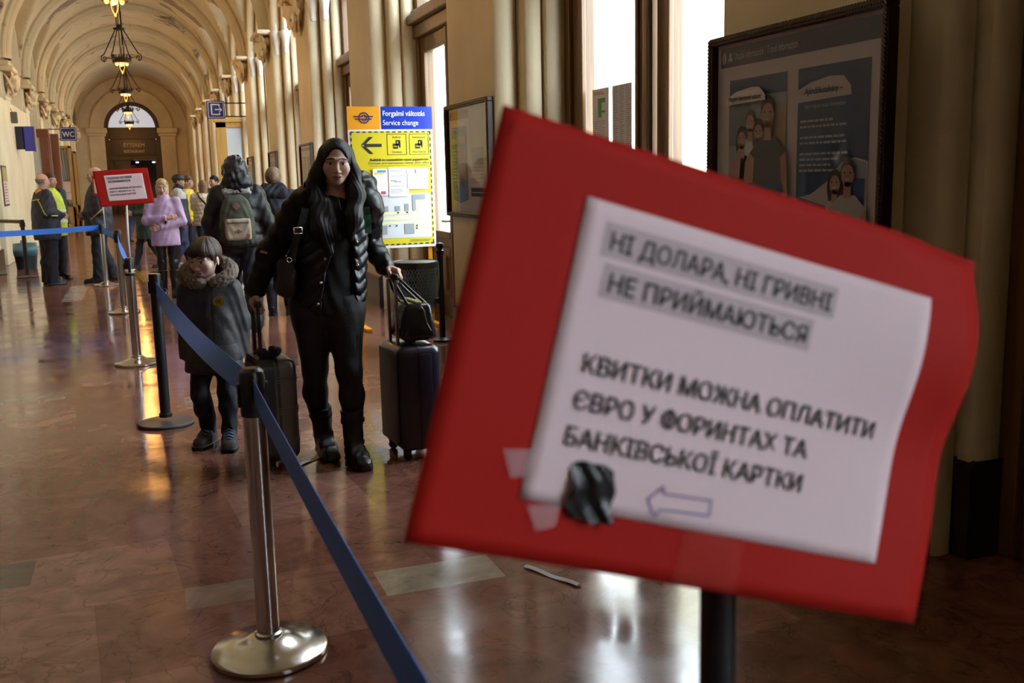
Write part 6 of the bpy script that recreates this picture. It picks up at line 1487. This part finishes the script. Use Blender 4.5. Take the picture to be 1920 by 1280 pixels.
# -- the woman in lilac --------------------------------------------
F = Fig('blond woman in a lilac jacket with folded arms and black leather trousers', (.31, 14.14), -4, 1.55, elR=(-.225, -.03, 1.02), wrR=(.045, -.175, 1.045), elL=(.225, -.03, 1.0), wrL=(-.06, -.155, .93), head=(0, -.01, 1.445), anR=(-.075, .03, .08), anL=(.075, -.04, .08), knR=(-.075, 0, .45), knL=(.075, -.03, .45))
F.body((.58, .38, .31), res=.010, hres=.004, pitch=.08, hcol=head_color((.58, .38, .31), lips=(.42, .16, .15), brow=(.20, .13, .07)), hand_kw={'R': dict(d=(.9, -.1, .25), n=(0, .6, -.4), t=(0, 0, 1)), 'L': dict(d=(-.9, -.1, -.2), n=(0, 1, 0), t=(0, 0, 1))})
F.jacket(cloth('lilac shell', (.52, .36, .58), .55, bump=.35, bs=30), .745, tab=[(.745, .205, .15), (.85, .20, .15), (.98, .19, .14), (1.10, .185, .14), (1.22, .185, .135), (1.33, .175, .12), (1.40, .12, .095), (1.45, .085, .085), (1.49, .08, .08)], sl=.02, res=.008, fold=.0035)
F.hair(bob(), M_hblond, .005); F.trousers(mat('black leather trousers', (.010, .010, .011), .28, bump=.3, bs=20), fit=.004, bottom=.08, res=.009)
for q in 'RL':
    an, kn = Vector(F.J['an'+q]), Vector(F.J['kn'+q]); f = folds(smk(shoe_sdf(F.J['an'+q], (0, -1), .245, .042, .09), cone((an.x, an.y, .07), an*.25+kn*.75, .047, .064, cap=True), .03), .003); F.add('boot', f, np.array((an.x-.14, an.y-.26, -.012)), np.array((an.x+.14, an.y+.16, .47)), .008, M_bootrub)
M_dk = cloth('black zip', (.03, .025, .03), .6)
b = nb(); tube(b, [(-.10+.02*math.sin(i), F.hc[1]+.01+.012*i*0, F.hc[2]+.105*F.hs+.0*i) for i in range(2)], .001, 4); b.free()
b = nb(); tube(b, [(.086*F.hs*math.cos(a), F.hc[1]-.03+.0*a, F.hc[2]+.02+.088*F.hs*math.sin(a)) for a in np.linspace(.25, PI-.25, 14)], .006, 6); fin('hair_band', b, mat('black hairband', (.012, .012, .014), .4), F.t, True)
b = nb(); lathe(b, [(.034, -.01), (.037, -.01), (.037, .012), (.034, .012)], 20); bmesh.ops.transform(b, matrix=Matrix.Translation((.02, -.16, 1.01)) @ Matrix.Rotation(PI/2, 4, 'Y'), verts=b.verts); fin('wristband', b, M_dk, F.t, True)

# -- people walking away -------------------------------------------
M_bp = cloth('black navy puffer', (.004, .005, .010), .45, bump=.3, bs=20); M_olive = cloth('olive backpack', (.055, .065, .047), .7); M_beige = cloth('beige pocket', (.40, .33, .24), .6); M_navt = cloth('dark navy trousers', (.012, .014, .026), .65)
F = Fig('hooded person walking away with an olive backpack with a beige pocket', (.94, 10.5), 176, 1.70, elR=(-.27, .03, 1.10), wrR=(-.27, -.02, .86), elL=(.27, .02, 1.10), wrL=(.27, -.03, .86), knL=(.09, -.12, .50), anL=(.09, -.20, .085), knR=(-.10, .06, .49), anR=(-.10, .36, .14))
F.body((.45, .28, .21), res=.012, hres=.007)
F.jacket(M_bp, .84, a=.075, sl=.04, res=.010, quilt=(.13, .008), squilt=(.12, .006))
hd = F.hc; f = U([ell_((hd[0], hd[1]+.03, hd[2]+.025), (.125, .145, .15)), ell_((hd[0]-.02, hd[1]+.10, hd[2]-.07), (.13, .09, .09)), cone((hd[0]-.08, hd[1]+.08, hd[2]-.14), (hd[0]+.08, hd[1]+.08, hd[2]-.14), .07, .07)], .05)
f2 = minus(f, ell_((hd[0], hd[1]-.12, hd[2]), (.085, .10, .11)), .03)
F.add('hood', folds(lambda P: f2(P)-.008*np.abs(np.sin(P[:, 2]*42+P[:, 0]*9)), .008, 1.2, 4), hd-.25, hd+.27, .008, mat('shiny black hood', (.012, .012, .017), .35, bump=.3, bs=25))
f = cone((-.09, .10, 1.41), (.10, .10, 1.41), .05, .05); F.add('scarf', folds(f, .006, 2), np.array((-.2, 0, 1.3)), np.array((.2, .2, 1.5)), .008, mat('light grey scarf', (.42, .42, .45), .8))
tb = loft([(.875, .135, .055, .02, .255), (.93, .165, .085, .02, .255), (1.08, .17, .10, .02, .255), (1.22, .155, .095, .02, .25), (1.32, .115, .075, .02, .24), (1.375, .06, .04, .02, .225)], None, .03, 2.6)
pk = F.add('backpack', folds(tb, .004, 1.3, 3), np.array((-.2, .1, .84)), np.array((.24, .4, 1.42)), .008, M_olive)
f = rbox((.015, .345, 1.04), (.125, .035, .105), .03); F.add('front_pocket', folds(f, .003, 1.3, 5), np.array((-.14, .28, .90)), np.array((.17, .41, 1.17)), .008, M_beige, pk)
b = nb(); boxb(b, -.09, .12, .372, .388, 1.100, 1.108); fin('pocket_zip', b, M_dk, pk)
q = Panel((.115, .384, .96), (-1, 0, 0), (0, 0, 1), pk, .002); q.poly('emblem', [[(.06, .05), (.14, .05), (.135, .062), (.065, .062)], [(.085, .062), (.10, .03), (.115, .062)], [(.075, .068), (.125, .068), (.10, .082)]], mat('brown print', (.16, .10, .08), .5)); q.rects('leather_label', [(.175, -.005, .035, .035)], mat('leather patch', (.25, .11, .06), .6))
q = Panel((.045, .362, 1.25), (-.7, 0, .7), (.7, 0, .7), pk, .002); b = nb(); box(b, (.02, .345, 1.262), (.055, .012, .055), Matrix.Rotation(PI/4, 3, 'Y'), .004); fin('leather_patch', b, mat('leather patch', (.25, .11, .06), .6), pk)
for s in (-1, 1):
    pts = F.snap([(s*(.07+.03*u), 0, 1.44-.1*u) for u in np.linspace(0, 1, 5)], (0, -1, 0)); F.strip('shoulder_strap', pts, .055, M_olive, .012, [(0, 1, .3)]*5)
F.trousers(M_navt, fit=.03, bottom=.04, res=.011, fold=.006); F.shoes(mat('grey trainer', (.05, .05, .055), .6), (0, -1), (0, -1), .29, .10, .05, pR=-.5)
b = nb(); box(b, (.285, -.02, .80), (.05, .12, .16), None, .015); tube(b, [(.285, -.04, .87), (.285, -.03, .93)], .008, 6); fin('red_bag', b, mat('red plastic bag', (.55, .03, .03), .4), F.t, True)

F = Fig('fair haired person in a long navy coat seen from behind, left of the woman', (1.43, 11.45), 168, 1.63, elR=(-.26, .0, 1.1), elL=(.26, 0, 1.1))
F.body((.45, .28, .21), res=.012, hres=.007); F.jacket(cloth('matt navy coat', (.010, .012, .022), .7), .72, a=.075, sl=.035, res=.010)
f = U([cone((-.10, .10, 1.36), (.10, .10, 1.36), .07, .07), cone((-.08, .06, 1.42), (.08, .06, 1.42), .06, .06)], .04); F.add('hood', folds(f, .006, 1, 2), np.array((-.25, -.06, 1.2)), np.array((.25, .25, 1.54)), .009, cloth('matt navy coat', (.010, .012, .022), .7))
F.hair(short_hair(.020, .05, -.05, -.10), M_hash, .005); F.trousers(M_navt, fit=.015, res=.011); F.shoes(M_shoe)
F = Fig('man in a black cap and navy jacket with jeans, in profile behind the lilac woman', (.70, 18.9), 82, 1.64, anR=(-.09, .12, .09), anL=(.09, -.10, .085))
F.body((.45, .28, .21), male=True, res=.013, hres=.006)
F.jacket(cloth('navy jacket', (.015, .022, .055), .6), .80, a=.05, res=.011); f = F.jf
F.add('grey_shoulder_panel', lambda P: np.maximum(f(P)-.004, np.maximum(1.22-P[:, 2], .05-np.abs(P[:, 0]))), np.array((-.3, -.25, 1.15)), np.array((.3, .25, 1.5)), .011, mat('light grey panel', (.45, .45, .47), .6))
hd, hs = F.hc, F.hs; f = U([plane_cut(ell_((hd[0], hd[1]+.015, hd[2]+.045), (.092, .112, .088)), (0, 0, -1), (0, 0, hd[2]+.035)), rbox((hd[0], hd[1]-.13, hd[2]+.042), (.07, .07, .008), .006)], .012); F.add('cap', f, hd-.22, hd+.2, .006, mat('black cap', (.010, .010, .013), .6))
f = cone((0, .02, 1.40), (0, -.0, 1.44), .085, .08); F.add('collar', folds(f, .005, 2), np.array((-.14, -.14, 1.28)), np.array((.14, .14, 1.54)), .009, M_bp)
F.hair(short_hair(.006, .03, -.03), M_hbrown, .006); F.trousers(cloth('blue jeans', (.028, .045, .12), .7), fit=.02, res=.011, fold=.006); F.shoes(mat('white soled trainer', (.35, .35, .37), .6), L=.29)
F = Fig('person in a bright yellow padded jacket mostly hidden behind the man in the cap', (.90, 19.95), 75, 1.62)
F.body((.45, .28, .21), res=.014, hres=.008); F.jacket(cloth('yellow puffer', (.72, .52, .02), .45), .80, a=.06, res=.012, quilt=(.10, .012), squilt=(.1, .01)); F.hair(short_hair(.01), M_hbrown, .007); F.trousers(M_navt, res=.012); F.shoes(M_shoe)
F = Fig('person in a cream padded jacket with a black cross strap, light brown hair', (1.12, 19.25), 160, 1.53, elL=(.20, -.10, 1.05), wrL=(.10, -.22, 1.14))
F.body((.48, .30, .23), res=.013, hres=.007, yaw=.7); F.jacket(cloth('cream puffer', (.60, .54, .42), .5), .80, a=.05, res=.010, quilt=(.07, .010), squilt=(.07, .008))
pts = F.snap([(-.16+.32*u, 0, 1.02+.38*u) for u in np.linspace(0, 1, 10)], (0, -1, 0)); F.strip('cross_strap', pts, .03, M_strap, .006, [(0, 1, 0)]*10)
F.hair(bob(.012, -.17), mat('light brown hair', (.17, .095, .045), .5, var=.25, vs=40), .006); F.trousers(M_navt, fit=.012, res=.012); F.shoes(M_shoe)
F = Fig('dark bearded man in black, talking beside the person in the cream jacket', (1.42, 20.45), -55, 1.62)
F.body((.42, .25, .18), male=True, res=.013, hres=.006, hcol=head_color((.42, .25, .18), stubble=(.05, .035, .03))); F.jacket(M_bp, .80, a=.05, res=.012); F.hair(short_hair(.010), M_hblack, .006); F.trousers(M_navt, res=.012); F.shoes(M_shoe)
F = Fig('person in a long dark green coat walking left behind the small red notice', (.10, 18.8), -80, 1.58, knR=(-.09, -.12, .46), anR=(-.09, -.20, .085), knL=(.09, .05, .46), anL=(.09, .22, .12), elL=(.22, -.04, 1.02), wrL=(.18, -.24, 1.0))
F.body((.45, .28, .21), res=.013, hres=.007); F.jacket(cloth('bottle green coat', (.010, .028, .022), .7), .58, tab=[(.58, .24, .19), (.8, .22, .18), (1.05, .20, .155), (1.25, .20, .15), (1.36, .18, .12), (1.42, .12, .09), (1.46, .09, .09)], res=.011); F.hair(bob(.01, -.08), M_hgrey, .007); F.trousers(M_navt, fit=.006, res=.012); F.shoes(mat('dark green boot', (.012, .025, .025), .5), L=.27)
b = nb(); box(b, (0, .22, 1.0), (.28, .14, .40), None, .05, 3); fin('backpack', b, M_bp, F.t, True)
F = Fig('distant person in a black coat and blue jeans near the restaurant door', (-.12, 27.8), 150, 1.68, anR=(-.09, -.16, .085), anL=(.09, .2, .1), knR=(-.09, -.08, .49))
F.body((.45, .28, .21), res=.018, hres=.012); F.jacket(M_bp, .78, res=.015, a=.05); F.hair(short_hair(.01), M_hbrown, .01); F.trousers(cloth('blue jeans', (.028, .045, .12), .7), res=.015); F.shoes(M_shoe, res=.01)
